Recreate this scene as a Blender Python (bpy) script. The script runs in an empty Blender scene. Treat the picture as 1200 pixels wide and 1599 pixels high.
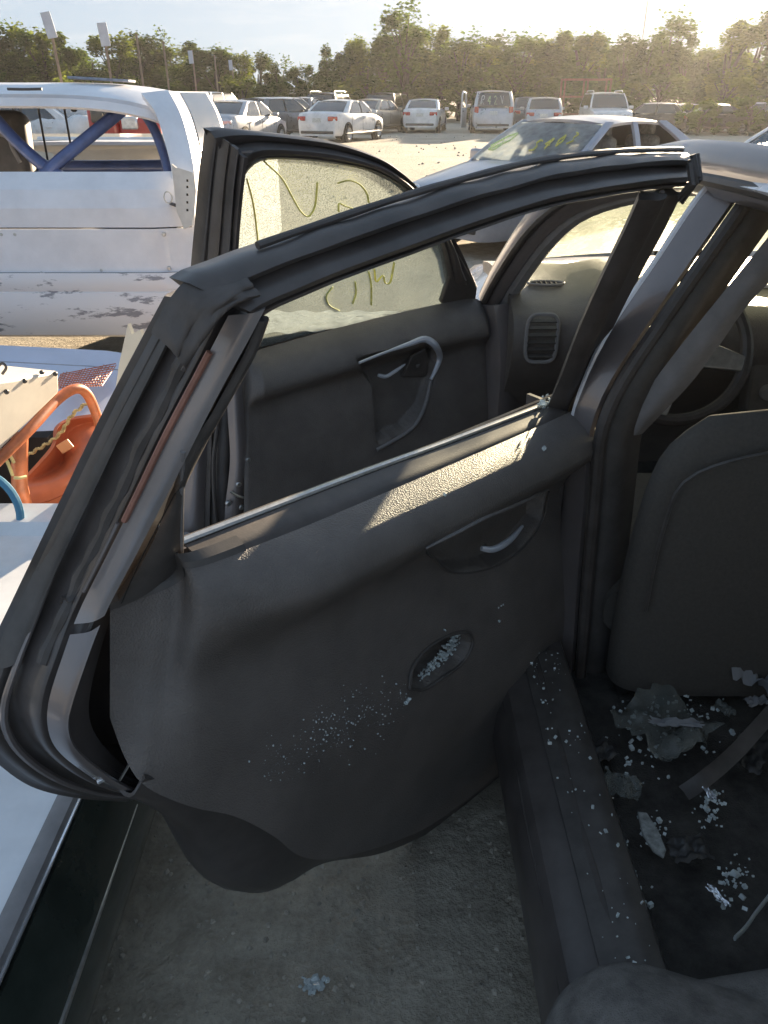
import bpy, bmesh, math, random
from mathutils import Vector, Matrix, noise
R = math.radians
rnd = random.Random(7)
sc = bpy.context.scene
col = sc.collection

# ------------------------------------------------------------------ camera
CAMZ, FOC, PITCH = 1.52, 1201.0, R(28.4)
cam_d = bpy.data.cameras.new('camera')
cam = bpy.data.objects.new('camera', cam_d); col.objects.link(cam)
cam.location = (0, 0, CAMZ); cam.rotation_euler = (R(90) - PITCH, 0, 0)
cam_d.sensor_fit = 'VERTICAL'; cam_d.sensor_height = 32.0; cam_d.lens = 32.0 * FOC / 1599.0
cam_d.clip_start = 0.02; cam_d.clip_end = 2000
sc.camera = cam

# ------------------------------------------------------------------ sky and sun
SUN_EL, SUN_AZ = R(10.0), R(23.0)          # azimuth measured from +Y towards +X
w = bpy.data.worlds.new('World'); sc.world = w; w.use_nodes = True
nt = w.node_tree; nt.nodes.clear()
sky = nt.nodes.new('ShaderNodeTexSky'); sky.sky_type = 'NISHITA'; sky.sun_disc = False
sky.sun_elevation = SUN_EL; sky.sun_rotation = SUN_AZ
sky.air_density = 0.75; sky.dust_density = 0.15; sky.ozone_density = 3.0
bg = nt.nodes.new('ShaderNodeBackground'); bg.inputs[1].default_value = 0.067
wo = nt.nodes.new('ShaderNodeOutputWorld')
# thin high cloud, spread over the whole sky
tc = nt.nodes.new('ShaderNodeTexCoord'); mp = nt.nodes.new('ShaderNodeMapping')
mp.inputs['Scale'].default_value = (2.2, 1.3, 16.0); mp.inputs['Rotation'].default_value = (0.0, R(5), 0.0)
cn = nt.nodes.new('ShaderNodeTexNoise'); cn.inputs['Scale'].default_value = 3.1; cn.inputs['Detail'].default_value = 7; cn.inputs['Roughness'].default_value = 0.62
cr = nt.nodes.new('ShaderNodeValToRGB'); cr.color_ramp.elements[0].position = 0.50; cr.color_ramp.elements[1].position = 0.78
cr.color_ramp.elements[0].color = (0, 0, 0, 1); cr.color_ramp.elements[1].color = (0.55, 0.55, 0.55, 1)
lift = nt.nodes.new('ShaderNodeMixRGB'); lift.blend_type = 'ADD'
hue = nt.nodes.new('ShaderNodeHueSaturation'); hue.inputs['Saturation'].default_value = 0.35; hue.inputs['Value'].default_value = 1.14
L = nt.links.new
L(tc.outputs['Generated'], mp.inputs[0]); L(mp.outputs[0], cn.inputs[0]); L(cn.outputs[0], cr.inputs[0])
mix = nt.nodes.new('ShaderNodeMixRGB')
gam = nt.nodes.new('ShaderNodeGamma'); gam.inputs[1].default_value = 0.13
sat = nt.nodes.new('ShaderNodeHueSaturation'); sat.inputs['Saturation'].default_value = 1.35
blu = nt.nodes.new('ShaderNodeMixRGB'); blu.blend_type = 'MULTIPLY'; blu.inputs[0].default_value = 1.0; blu.inputs[2].default_value = (0.85, 0.94, 1.06, 1)
L(sky.outputs[0], gam.inputs[0]); L(gam.outputs[0], blu.inputs[1]); L(blu.outputs[0], sat.inputs['Color'])
L(sat.outputs[0], hue.inputs['Color']); L(cr.outputs[0], mix.inputs[0]); L(sat.outputs[0], mix.inputs[1]); L(hue.outputs[0], mix.inputs[2])
L(mix.outputs[0], bg.inputs[0]); L(bg.outputs[0], wo.inputs[0])
sun_d = bpy.data.lights.new('sun', 'SUN'); sun_d.energy = 2.7; sun_d.angle = R(0.6); sun_d.color = (1.0, 0.80, 0.56)
sun = bpy.data.objects.new('sun', sun_d); col.objects.link(sun)
sdir = Vector((math.sin(SUN_AZ) * math.cos(SUN_EL), math.cos(SUN_AZ) * math.cos(SUN_EL), math.sin(SUN_EL)))
sun.rotation_euler = sdir.to_track_quat('Z', 'Y').to_euler()
sc.view_settings.view_transform = 'Standard'; sc.view_settings.look = 'None'
sc.view_settings.exposure = 3.1; sc.view_settings.gamma = 1.0
sc.cycles.max_bounces = 6; sc.cycles.transparent_max_bounces = 16; sc.cycles.volume_bounces = 1
sc.cycles.use_denoising = True
try: sc.cycles.denoiser = 'OPENIMAGEDENOISE'
except Exception: pass

# ------------------------------------------------------------------ survey helpers (photo pixel -> place in the yard)
CP, SP = math.cos(PITCH), math.sin(PITCH)
def ray(px, py):
    u, v = px - 600.0, 799.5 - py
    return Vector((u, v * SP + FOC * CP, v * CP - FOC * SP))
EYE = Vector((0, 0, CAMZ))
def at_y(px, py, y): r = ray(px, py); return EYE + r * (y / r.y)
def at_z(px, py, z): r = ray(px, py); return EYE + r * ((z - CAMZ) / r.z)
def at_plane(px, py, p0, n):
    r = ray(px, py); return EYE + r * ((p0 - EYE).dot(n) / r.dot(n))

# ------------------------------------------------------------------ mesh helpers
def catmull(pts, k):
    pts = [Vector(p) for p in pts]
    if len(pts) < 3:
        return [pts[0].lerp(pts[-1], i / k) for i in range(k + 1)]
    out = []
    n = len(pts)
    for i in range(n - 1):
        p0 = pts[i - 1] if i > 0 else pts[0] * 2 - pts[1]
        p1, p2 = pts[i], pts[i + 1]
        p3 = pts[i + 2] if i + 2 < n else pts[-1] * 2 - pts[-2]
        for j in range(k):
            t = j / k
            out.append(0.5 * ((2 * p1) + (p2 - p0) * t + (2 * p0 - 5 * p1 + 4 * p2 - p3) * t * t + (3 * p1 - p0 - 3 * p2 + p3) * t ** 3))
    out.append(pts[-1])
    return out
def resample(pts, n, smooth=True):
    P = catmull(pts, 8) if smooth else [Vector(p) for p in pts]
    d = [0.0]
    for a, b in zip(P, P[1:]): d.append(d[-1] + (b - a).length)
    out = []; j = 0
    for i in range(n):
        s = d[-1] * i / (n - 1)
        while j < len(d) - 2 and d[j + 1] < s: j += 1
        f = (s - d[j]) / max(1e-9, d[j + 1] - d[j])
        out.append(P[j].lerp(P[j + 1], min(1, max(0, f))))
    return out

class MB:
    def __init__(s): s.v = []; s.f = []
    def add(s, vs, fs):
        b = len(s.v); s.v += [Vector(p) for p in vs]; s.f += [tuple(b + i for i in f) for f in fs]; return s
    def grid(s, rows, cu=False, cv=False):
        m, n = len(rows), len(rows[0]); vs = [p for r in rows for p in r]; fs = []
        for i in range(m if cv else m - 1):
            for j in range(n if cu else n - 1):
                a, b = i, (i + 1) % m; c, d = j, (j + 1) % n
                fs.append((a * n + c, a * n + d, b * n + d, b * n + c))
        return s.add(vs, fs)
    def box(s, c, size, rot=None):
        c = Vector(c); h = Vector(size) / 2; M = rot or Matrix.Identity(3)
        vs = [c + M @ Vector((x * h.x, y * h.y, z * h.z)) for z in (-1, 1) for y in (-1, 1) for x in (-1, 1)]
        return s.add(vs, [(0, 2, 3, 1), (4, 5, 7, 6), (0, 1, 5, 4), (2, 6, 7, 3), (0, 4, 6, 2), (1, 3, 7, 5)])
    def tube(s, pts, r, n=8, closed=False, caps=True, flat=1.0, up=None):
        pts = [Vector(p) for p in pts]; m = len(pts); rows = []
        rr = r if isinstance(r, (list, tuple)) else [r] * m
        u = None
        for i, p in enumerate(pts):
            if closed: t = pts[(i + 1) % m] - pts[i - 1]
            else: t = pts[min(i + 1, m - 1)] - pts[max(i - 1, 0)]
            if t.length < 1e-9: t = Vector((0, 0, 1))
            t.normalize()
            if up is not None: u = (Vector(up) - t * Vector(up).dot(t))
            elif u is None:
                a = Vector((0, 0, 1)) if abs(t.z) < 0.9 else Vector((1, 0, 0)); u = a - t * a.dot(t)
            else: u = u - t * u.dot(t)
            u.normalize(); w_ = t.cross(u)
            rows.append([p + (u * math.cos(2 * math.pi * k / n) + w_ * math.sin(2 * math.pi * k / n) * flat) * rr[i] for k in range(n)])
        b = len(s.v); s.grid(rows, cu=True, cv=closed)
        if caps and not closed:
            s.f.append(tuple(b + k for k in range(n))[::-1]); s.f.append(tuple(b + (m - 1) * n + k for k in range(n)))
        return s
    def prism(s, poly, d):
        n = len(poly); d = Vector(d); A = [Vector(p) for p in poly]
        return s.add(A + [p + d for p in A], [tuple(range(n))[::-1], tuple(range(n, 2 * n))] + [(i, (i + 1) % n, n + (i + 1) % n, n + i) for i in range(n)])
    def lathe(s, prof, n=24, M=None):
        rows = [[Vector((r * math.cos(2 * math.pi * k / n), r * math.sin(2 * math.pi * k / n), z)) for k in range(n)] for r, z in prof]
        if M: rows = [[M @ p for p in r] for r in rows]
        return s.grid(rows, cu=True)
    def build(s, name, mat, parent=None, off=None, angle=35, bevel=0, solid=0, sub=0, soff=0.0, seg=2):
        me = bpy.data.meshes.new(name)
        o0 = Vector(off) if off is not None else Vector((0, 0, 0))
        me.from_pydata([tuple(p - o0) for p in s.v], [], s.f); me.validate(); me.update()
        bm = bmesh.new(); bm.from_mesh(me)
        bmesh.ops.remove_doubles(bm, verts=bm.verts, dist=1e-5)
        bmesh.ops.recalc_face_normals(bm, faces=bm.faces)
        bm.to_mesh(me); bm.free()
        if angle:
            me.shade_smooth(); me.set_sharp_from_angle(angle=R(angle))
        me.materials.append(mat)
        o = bpy.data.objects.new(name, me); col.objects.link(o)
        if parent is not None: o.parent = parent
        if solid:
            m = o.modifiers.new('solid', 'SOLIDIFY'); m.thickness = solid; m.offset = soff
            if angle: e = o.modifiers.new('split', 'EDGE_SPLIT'); e.split_angle = R(max(angle, 38))
        if bevel:
            m = o.modifiers.new('bevel', 'BEVEL'); m.width = bevel; m.segments = seg; m.limit_method = 'ANGLE'; m.angle_limit = R(40); m.harden_normals = False
        if sub:
            m = o.modifiers.new('sub', 'SUBSURF'); m.levels = sub; m.render_levels = sub
        return o
def loft(lines, n, k=1, smooth=True):
    rows = [resample(l, n, smooth) for l in lines]
    if k > 1:
        cols = [catmull([r[j] for r in rows], k) for j in range(n)]
        rows = [[c[i] for c in cols] for i in range(len(cols[0]))]
    return MB().grid(rows)
def tag(o, label=None, cat=None, group=None, kind=None):
    if label: o['label'] = label
    if cat: o['category'] = cat
    if group: o['group'] = group
    if kind: o['kind'] = kind
    return o
def thing(name, label, cat, loc=(0, 0, 0), rz=0.0, group=None):
    o = bpy.data.objects.new(name, None); col.objects.link(o); o.empty_display_size = 0.1
    o.location = loc; o.rotation_euler = (0, 0, rz)
    return tag(o, label, cat, group)

# ------------------------------------------------------------------ materials
def mat(name, c, rough=0.5, metal=0.0, var=0.0, vscale=6.0, bump=0.0, bscale=60.0, coat=0.0, spec=0.5, c2=None, alpha=1.0, trans=0.0, rvar=0.0, bdist=0.004, detail=5):
    m = bpy.data.materials.new(name); m.use_nodes = True; t = m.node_tree; b = t.nodes['Principled BSDF']; l = t.links.new
    b.inputs['Base Color'].default_value = (*c, 1); b.inputs['Roughness'].default_value = rough; b.inputs['Metallic'].default_value = metal
    b.inputs['Coat Weight'].default_value = coat; b.inputs['Coat Roughness'].default_value = 0.06
    b.inputs['Specular IOR Level'].default_value = spec; b.inputs['Alpha'].default_value = alpha; b.inputs['Transmission Weight'].default_value = trans
    tco = t.nodes.new('ShaderNodeTexCoord')
    if var or c2:
        n = t.nodes.new('ShaderNodeTexNoise'); n.inputs['Scale'].default_value = vscale; n.inputs['Detail'].default_value = detail; n.inputs['Roughness'].default_value = 0.65
        r = t.nodes.new('ShaderNodeValToRGB'); d = c2 or tuple(max(0, x * (1 - var)) for x in c); e = c if c2 else tuple(min(1, x * (1 + var)) for x in c)
        r.color_ramp.elements[0].position = 0.32; r.color_ramp.elements[1].position = 0.68
        r.color_ramp.elements[0].color = (*d, 1); r.color_ramp.elements[1].color = (*e, 1)
        l(tco.outputs['Object'], n.inputs[0]); l(n.outputs[0], r.inputs[0]); l(r.outputs[0], b.inputs['Base Color'])
        if rvar:
            q = t.nodes.new('ShaderNodeMapRange'); q.inputs[3].default_value = max(0.02, rough - rvar); q.inputs[4].default_value = min(1, rough + rvar)
            l(n.outputs[0], q.inputs[0]); l(q.outputs[0], b.inputs['Roughness'])
    if bump:
        n2 = t.nodes.new('ShaderNodeTexNoise'); n2.inputs['Scale'].default_value = bscale; n2.inputs['Detail'].default_value = 4
        bp = t.nodes.new('ShaderNodeBump'); bp.inputs['Strength'].default_value = bump; bp.inputs['Distance'].default_value = bdist
        l(tco.outputs['Object'], n2.inputs[0]); l(n2.outputs[0], bp.inputs['Height']); l(bp.outputs[0], b.inputs['Normal'])
    return m
def paint(name, c, metal=0.35, rough=0.35, dirt=0.15):
    return mat(name, c, rough=rough, metal=metal, var=dirt, vscale=3.0, coat=0.55, rvar=0.1, bump=0.03, bscale=30)
M = {}
M['rubber'] = mat('rubber', (0.068, 0.058, 0.053), 0.50, var=0.35, vscale=14, rvar=0.12, bump=0.25, bscale=320, bdist=0.0008)
M['rubber_gloss'] = mat('rubber_gloss', (0.076, 0.066, 0.062), 0.34, var=0.38, vscale=7, rvar=0.12, bump=0.08, bscale=60, bdist=0.002)
M['plastic'] = mat('dark_plastic', (0.076, 0.068, 0.063), 0.5, var=0.25, vscale=20, rvar=0.1, bump=0.2, bscale=500, bdist=0.0006)
M['plastic_grey'] = mat('grey_plastic', (0.20, 0.19, 0.19), 0.55, var=0.15, vscale=20, bump=0.15, bscale=500, bdist=0.0005)
M['fabric'] = mat('seat_fabric', (0.082, 0.073, 0.064), 0.9, var=0.12, vscale=160, bump=0.5, bscale=700, bdist=0.001)
M['fabric_light'] = mat('worn_seat_fabric', (0.15, 0.14, 0.13), 0.95, var=0.35, vscale=30, bump=0.9, bscale=420, bdist=0.003)
M['carpet'] = mat('carpet', (0.05, 0.046, 0.042), 1.0, var=0.5, vscale=18, bump=0.8, bscale=260, bdist=0.004)
M['taupe'] = mat('taupe_paint', (0.20, 0.175, 0.17), 0.32, metal=0.4, var=0.12, vscale=5, coat=0.6, rvar=0.1, bump=0.02, bscale=40)
M['taupe_lit'] = mat('taupe_paint_lit', (0.68, 0.67, 0.69), 0.28, metal=0.1, var=0.08, vscale=4, coat=0.7, rvar=0.08)  # paler copy of the taupe, sun and sky sheen put into its colour
M['strip_lit'] = mat('taupe_strip_lit', (0.27, 0.25, 0.25), 0.34, metal=0.3, var=0.12, vscale=7, coat=0.5, rvar=0.1)  # lighter taupe, the lit upper strip's brightness put into its colour
M['chrome'] = mat('chrome', (0.80, 0.82, 0.86), 0.16, metal=0.75)
M['satin_bright'] = mat('bright_satin_trim', (0.58, 0.61, 0.68), 0.28, metal=0.35, coat=.3)
M['alu'] = mat('satin_metal', (0.55, 0.55, 0.54), 0.35, metal=0.9, var=0.15, vscale=60)
M['copper'] = mat('primer_edge', (0.30, 0.14, 0.10), 0.5, var=0.2, vscale=30)
M['tyre'] = mat('tyre_rubber', (0.022, 0.022, 0.022), 0.85, var=0.4, vscale=9, bump=0.3, bscale=50)
M['rim'] = mat('wheel_alloy', (0.45, 0.45, 0.46), 0.38, metal=0.8, var=0.2, vscale=10)
M['dark'] = mat('dark_underside', (0.015, 0.014, 0.013), 0.9, var=0.4)
M['red_lamp'] = mat('red_lens', (0.42, 0.02, 0.02), 0.15, coat=0.8, var=0.2, vscale=20)
M['clear_lamp'] = mat('clear_lens', (0.65, 0.66, 0.68), 0.12, metal=0.5, coat=0.8, var=0.25, vscale=14)
M['amber'] = mat('amber_lens', (0.55, 0.20, 0.04), 0.2, coat=0.8)
M['plate'] = mat('plate_paint', (0.62, 0.62, 0.58), 0.5, var=0.3, vscale=30)
M['car_glass'] = mat('tinted_window', (0.018, 0.022, 0.026), 0.06, spec=0.8, coat=1.0)

# leather-grain door pad
def grain(name, c, rough=0.42):
    m = mat(name, c, rough, var=0.2, vscale=8); t = m.node_tree; b = t.nodes['Principled BSDF']; l = t.links.new
    tco = t.nodes.new('ShaderNodeTexCoord'); v = t.nodes.new('ShaderNodeTexVoronoi'); v.inputs['Scale'].default_value = 330
    v2 = t.nodes.new('ShaderNodeTexNoise'); v2.inputs['Scale'].default_value = 700
    ad = t.nodes.new('ShaderNodeMath'); ad.operation = 'ADD'
    bp = t.nodes.new('ShaderNodeBump'); bp.inputs['Strength'].default_value = 0.55; bp.inputs['Distance'].default_value = 0.0016
    l(tco.outputs['Object'], v.inputs['Vector']); l(tco.outputs['Object'], v2.inputs['Vector'])
    l(v.outputs['Distance'], ad.inputs[0]); l(v2.outputs[0], ad.inputs[1]); l(ad.outputs[0], bp.inputs['Height']); l(bp.outputs[0], b.inputs['Normal'])
    return m
M['pad'] = grain('grained_door_pad', (0.128, 0.112, 0.102), 0.40)

# wet, dirty glass: a clear pane with droplets and a grey film
def wet_glass(name, film=0.35, tint=(0.62, 0.66, 0.50), scale=260.0, drop=0.5, clear=(0.93, 0.95, 0.92)):
    m = bpy.data.materials.new(name); m.use_nodes = True; t = m.node_tree; t.nodes.clear(); l = t.links.new
    out = t.nodes.new('ShaderNodeOutputMaterial'); tco = t.nodes.new('ShaderNodeTexCoord')
    tr = t.nodes.new('ShaderNodeBsdfTransparent'); tr.inputs[0].default_value = (*clear, 1)
    tl = t.nodes.new('ShaderNodeBsdfTranslucent'); tl.inputs[0].default_value = (*tint, 1)
    df = t.nodes.new('ShaderNodeBsdfDiffuse'); df.inputs[0].default_value = (*[x * 0.55 for x in tint], 1)
    gl = t.nodes.new('ShaderNodeBsdfGlossy'); gl.inputs['Roughness'].default_value = 0.08
    v = t.nodes.new('ShaderNodeTexVoronoi'); v.inputs['Scale'].default_value = scale
    nz = t.nodes.new('ShaderNodeTexNoise'); nz.inputs['Scale'].default_value = 9; nz.inputs['Detail'].default_value = 4
    rp = t.nodes.new('ShaderNodeValToRGB'); rp.color_ramp.elements[0].position = 0.12; rp.color_ramp.elements[1].position = 0.52
    rp.color_ramp.elements[0].color = (1, 1, 1, 1); rp.color_ramp.elements[1].color = (0, 0, 0, 1)
    l(tco.outputs['Object'], v.inputs['Vector']); l(tco.outputs['Object'], nz.inputs['Vector']); l(v.outputs['Distance'], rp.inputs[0])
    mr = t.nodes.new('ShaderNodeMapRange'); mr.inputs[1].default_value = 0.3; mr.inputs[2].default_value = 0.7; mr.inputs[3].default_value = film * 0.55; mr.inputs[4].default_value = min(1, film * 1.35)
    l(nz.outputs[0], mr.inputs[0])
    ml = t.nodes.new('ShaderNodeMath'); ml.operation = 'MULTIPLY_ADD'; ml.inputs[1].default_value = drop; l(rp.outputs[0], ml.inputs[0]); l(mr.outputs[0], ml.inputs[2])
    cl = t.nodes.new('ShaderNodeClamp'); l(ml.outputs[0], cl.inputs[0])
    bp = t.nodes.new('ShaderNodeBump'); bp.inputs['Strength'].default_value = 0.8 if drop > .1 else 0.08; bp.inputs['Distance'].default_value = 0.003; l(rp.outputs[0], bp.inputs['Height'])
    for n in (gl, tl, df): l(bp.outputs[0], n.inputs['Normal'])
    m1 = t.nodes.new('ShaderNodeMixShader'); m1.inputs[0].default_value = 0.35; l(tl.outputs[0], m1.inputs[1]); l(df.outputs[0], m1.inputs[2])
    m2 = t.nodes.new('ShaderNodeMixShader'); l(cl.outputs[0], m2.inputs[0]); l(tr.outputs[0], m2.inputs[1]); l(m1.outputs[0], m2.inputs[2])
    fr = t.nodes.new('ShaderNodeFresnel'); fr.inputs[0].default_value = 1.3; l(bp.outputs[0], fr.inputs['Normal'])
    geo = t.nodes.new('ShaderNodeNewGeometry'); inv = t.nodes.new('ShaderNodeMath'); inv.operation = 'SUBTRACT'; inv.inputs[0].default_value = 1.0; l(geo.outputs['Backfacing'], inv.inputs[1])
    fm = t.nodes.new('ShaderNodeMath'); fm.operation = 'MULTIPLY'; l(fr.outputs[0], fm.inputs[0]); l(inv.outputs[0], fm.inputs[1])     # a thin pane mirrors on its outer face only
    m3 = t.nodes.new('ShaderNodeMixShader'); l(fm.outputs[0], m3.inputs[0]); l(m2.outputs[0], m3.inputs[1]); l(gl.outputs[0], m3.inputs[2])
    l(m3.outputs[0], out.inputs[0])
    return m
M['wet'] = wet_glass('wet_door_glass', 0.26, (0.34, 0.37, 0.35), 300, 0.42, (0.80, 0.84, 0.82))
M['wet_screen'] = wet_glass('wet_windscreen_glass', 0.46, (0.50, 0.54, 0.40), 75, 0.06)
M['sheen_screen'] = wet_glass('windscreen_glass_sheen', 0.72, (0.62, 0.69, 0.73), 22, 0.03)  # pale film puts the windscreen's reflection into its colour
M['film'] = wet_glass('crinkled_film', 0.85, (0.62, 0.66, 0.70), 40, 0.0)
M['clear'] = wet_glass('clear_glass', 0.04, (0.7, 0.75, 0.75), 60, 0.05)
M['yellow_mark'] = mat('yellow_marker', (0.72, 0.68, 0.20), 0.7, var=0.3, vscale=40)
M['white_mark'] = mat('white_marker', (0.75, 0.76, 0.74), 0.7, var=0.2, vscale=40)
M['green_mark'] = mat('green_marker', (0.62, 0.74, 0.40), 0.7, var=0.2, vscale=40)
M['door_fabric'] = mat('door_insert_fabric', (0.075, 0.07, 0.066), .92, var=.2, vscale=40, bump=.6, bscale=900, bdist=.001)
M['crumb'] = mat('crumbled_glass', (0.80, 0.88, 0.90), 0.10, trans=0.35, spec=0.8, var=0.15, vscale=60)
# ------------------------------------------------------------------ ground
def dirt_mat():
    m = bpy.data.materials.new('packed_dirt'); m.use_nodes = True; t = m.node_tree; b = t.nodes['Principled BSDF']; l = t.links.new
    b.inputs['Roughness'].default_value = 0.95; b.inputs['Specular IOR Level'].default_value = 0.2
    tco = t.nodes.new('ShaderNodeTexCoord')
    def nz(s, d=6, r=0.6):
        n = t.nodes.new('ShaderNodeTexNoise'); n.inputs['Scale'].default_value = s; n.inputs['Detail'].default_value = d; n.inputs['Roughness'].default_value = r
        l(tco.outputs['Object'], n.inputs[0]); return n
    a, c, d = nz(0.5, 8), nz(9, 8, 0.7), nz(70, 4)
    r1 = t.nodes.new('ShaderNodeValToRGB'); e = r1.color_ramp.elements
    e[0].position = 0.3; e[0].color = (0.44, 0.395, 0.325, 1); e[1].position = 0.7; e[1].color = (0.60, 0.545, 0.455, 1)
    r2 = t.nodes.new('ShaderNodeValToRGB'); e = r2.color_ramp.elements
    e[0].position = 0.33; e[0].color = (0.70, 0.68, 0.65, 1); e[1].position = 0.62; e[1].color = (1.0, 0.99, 0.97, 1)
    r3 = t.nodes.new('ShaderNodeValToRGB'); e = r3.color_ramp.elements
    e[0].position = 0.3; e[0].color = (0.80, 0.80, 0.80, 1); e[1].position = 0.6; e[1].color = (1, 1, 1, 1)
    l(a.outputs[0], r1.inputs[0]); l(c.outputs[0], r2.inputs[0]); l(d.outputs[0], r3.inputs[0])
    m1 = t.nodes.new('ShaderNodeMixRGB'); m1.blend_type = 'MULTIPLY'; m1.inputs[0].default_value = 1
    m2 = t.nodes.new('ShaderNodeMixRGB'); m2.blend_type = 'MULTIPLY'; m2.inputs[0].default_value = 1
    l(r1.outputs[0], m1.inputs[1]); l(r2.outputs[0], m1.inputs[2]); l(m1.outputs[0], m2.inputs[1]); l(r3.outputs[0], m2.inputs[2])
    l(m2.outputs[0], b.inputs['Base Color'])
    ad = t.nodes.new('ShaderNodeMath'); ad.operation = 'MULTIPLY_ADD'; ad.inputs[1].default_value = 3.0
    l(c.outputs[0], ad.inputs[0]); l(d.outputs[0], ad.inputs[2])
    bp = t.nodes.new('ShaderNodeBump'); bp.inputs['Strength'].default_value = 0.55; bp.inputs['Distance'].default_value = 0.02
    l(ad.outputs[0], bp.inputs['Height']); l(bp.outputs[0], b.inputs['Normal'])
    return m
M['dirt'] = dirt_mat()
def gz(x, y):
    h = 0.0
    d = math.hypot(x, y)
    if d < 4:
        f = min(1, (4 - d))
        q = Vector((x, y, 0))
        h += f * (0.012 * noise.noise(q * 2.3) + 0.008 * noise.noise(q * 8) + 0.003 * noise.noise(q * 19))
        rdg = abs(noise.noise(q * 3.1 + Vector((3, 8, 0))))
        h -= f * 0.006 * max(0, 1 - rdg * 22) * max(0, noise.noise(q * 1.3) + .3)            # drying cracks and ruts
    else:
        h += 0.03 * noise.noise(Vector((x, y, 0)) * 0.25) + 0.02 * noise.noise(Vector((x, y, 5)) * 0.9)
    return h - 0.012
def axis(lo, hi, fine_lo, fine_hi, step):
    a = []; v = fine_lo
    while v < fine_hi: a.append(v); v += step
    s = step
    while v < hi: a.append(v); s = min(s * 1.16, 40); v += s
    a.append(hi); v = fine_lo; s = step; pre = []
    while v > lo: s = min(s * 1.16, 40); v -= s; pre.append(max(v, lo))
    return pre[::-1] + a
xs = axis(-600, 600, -0.75, 0.6, 0.012); ys = axis(-60, 900, 0.4, 1.75, 0.012)
g = MB().grid([[Vector((x, y, gz(x, y))) for x in xs] for y in ys])
tag(g.build('ground', M['dirt'], angle=None), kind='structure')
# loose grit in the gap between the cars
M['grit'] = mat('grit', (0.40, 0.36, 0.30), 0.9, var=0.5, vscale=30)
g = MB()
for i in range(2600):
    x, y = rnd.uniform(-0.62, 0.45), rnd.uniform(0.45, 1.9)
    r = 0.0012 + 0.0075 * rnd.random() ** 3.2; z = gz(x, y)
    ring = [(r * math.cos(a) * rnd.uniform(.7, 1.2), r * math.sin(a) * rnd.uniform(.7, 1.2)) for a in (0, 1.2, 2.5, 3.8, 5.0)]
    g.add([(x + p, y + q, z - r * .2) for p, q in ring] + [(x + p * .5, y + q * .5, z + r * rnd.uniform(.4, .9)) for p, q in ring],
          [tuple(range(5, 10))] + [(k, (k + 1) % 5, 5 + (k + 1) % 5, 5 + k) for k in range(5)])
for i in range(1100):
    y = rnd.uniform(8, 42); x = rnd.uniform(-0.1, 0.5) * y + rnd.uniform(-2, 2); r = 0.008 + 0.05 * rnd.random() ** 5; z = gz(x, y)
    ring = [(r * math.cos(a) * rnd.uniform(.7, 1.2), r * math.sin(a) * rnd.uniform(.7, 1.2)) for a in (0, 1.2, 2.5, 3.8, 5.0)]
    g.add([(x + p, y + q, z - r * .2) for p, q in ring] + [(x + p * .5, y + q * .5, z + r * rnd.uniform(.4, .9)) for p, q in ring],
          [tuple(range(5, 10))] + [(k, (k + 1) % 5, 5 + (k + 1) % 5, 5 + k) for k in range(5)])
tag(g.build('gravel', M['grit'], angle=None), 'loose grit and small stones scattered on the packed dirt', 'gravel', kind='stuff')
# ------------------------------------------------------------------ the sedan with its two left doors open
XC = 1.22                                     # centre line of the car
CO = Vector((XC, 1.5, 0))
car = thing('sedan', 'taupe sedan with both left doors swung open and its rear door glass smashed', 'car', CO)
def cb(mb, name, m, parent=None, **k): return mb.build(name, m, parent or car, off=CO, **k)
def mx(p): return Vector((2 * XC - p[0], p[1], p[2]))

# roof shell
rows = []
for i in range(17):
    y = 0.30 + (2.12 - 0.30) * i / 16; f = (y - 1.15) / 0.95
    zc = 1.487 - 0.055 * f * f - 0.02 * max(0, f) ** 3; hw = 0.655 - 0.03 * f * f - (0.02 if f > 0 else 0) * f
    rows.append([Vector((XC + s * hw, y, zc - 0.062 * abs(s) ** 2.6 - (0.03 * max(0, (abs(s) - .93) / .07)))) for s in [-1 + 2 * j / 24 for j in range(25)]])
roof = cb(MB().grid(rows), 'roof', M['taupe_lit'], solid=0.012, soff=-1)
# rain beads on the roof edge
g = MB()
for i in range(420):
    x, y = rnd.uniform(.60, 1.15), rnd.uniform(1.0, 1.95)
    f = (y - 1.15) / 0.95; hw = 0.655 - 0.03 * f * f - (0.02 if f > 0 else 0) * f; s = abs((x - XC) / hw)
    if s > .97: continue
    z = 1.487 - 0.055 * f * f - 0.02 * max(0, f) ** 3 - 0.062 * s ** 2.6 - 0.03 * max(0, (s - .93) / .07)
    r = rnd.uniform(.0015, .0042)
    g.add([(x + r * math.cos(a), y + r * math.sin(a), z) for a in (0, 1.05, 2.1, 3.15, 4.2, 5.25)] + [(x, y, z + r * .6)], [(k, (k + 1) % 6, 6) for k in range(6)])
b = cb(g, 'rain_beads', M['clear_lamp'], roof); b['kind'] = 'stuff'

# headliner underside
cb(MB().grid([[p + Vector((0, 0, -0.05)) for p in r[2:-2]] for r in rows[1:-1]]), 'headliner', M['plastic_grey'])

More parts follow.
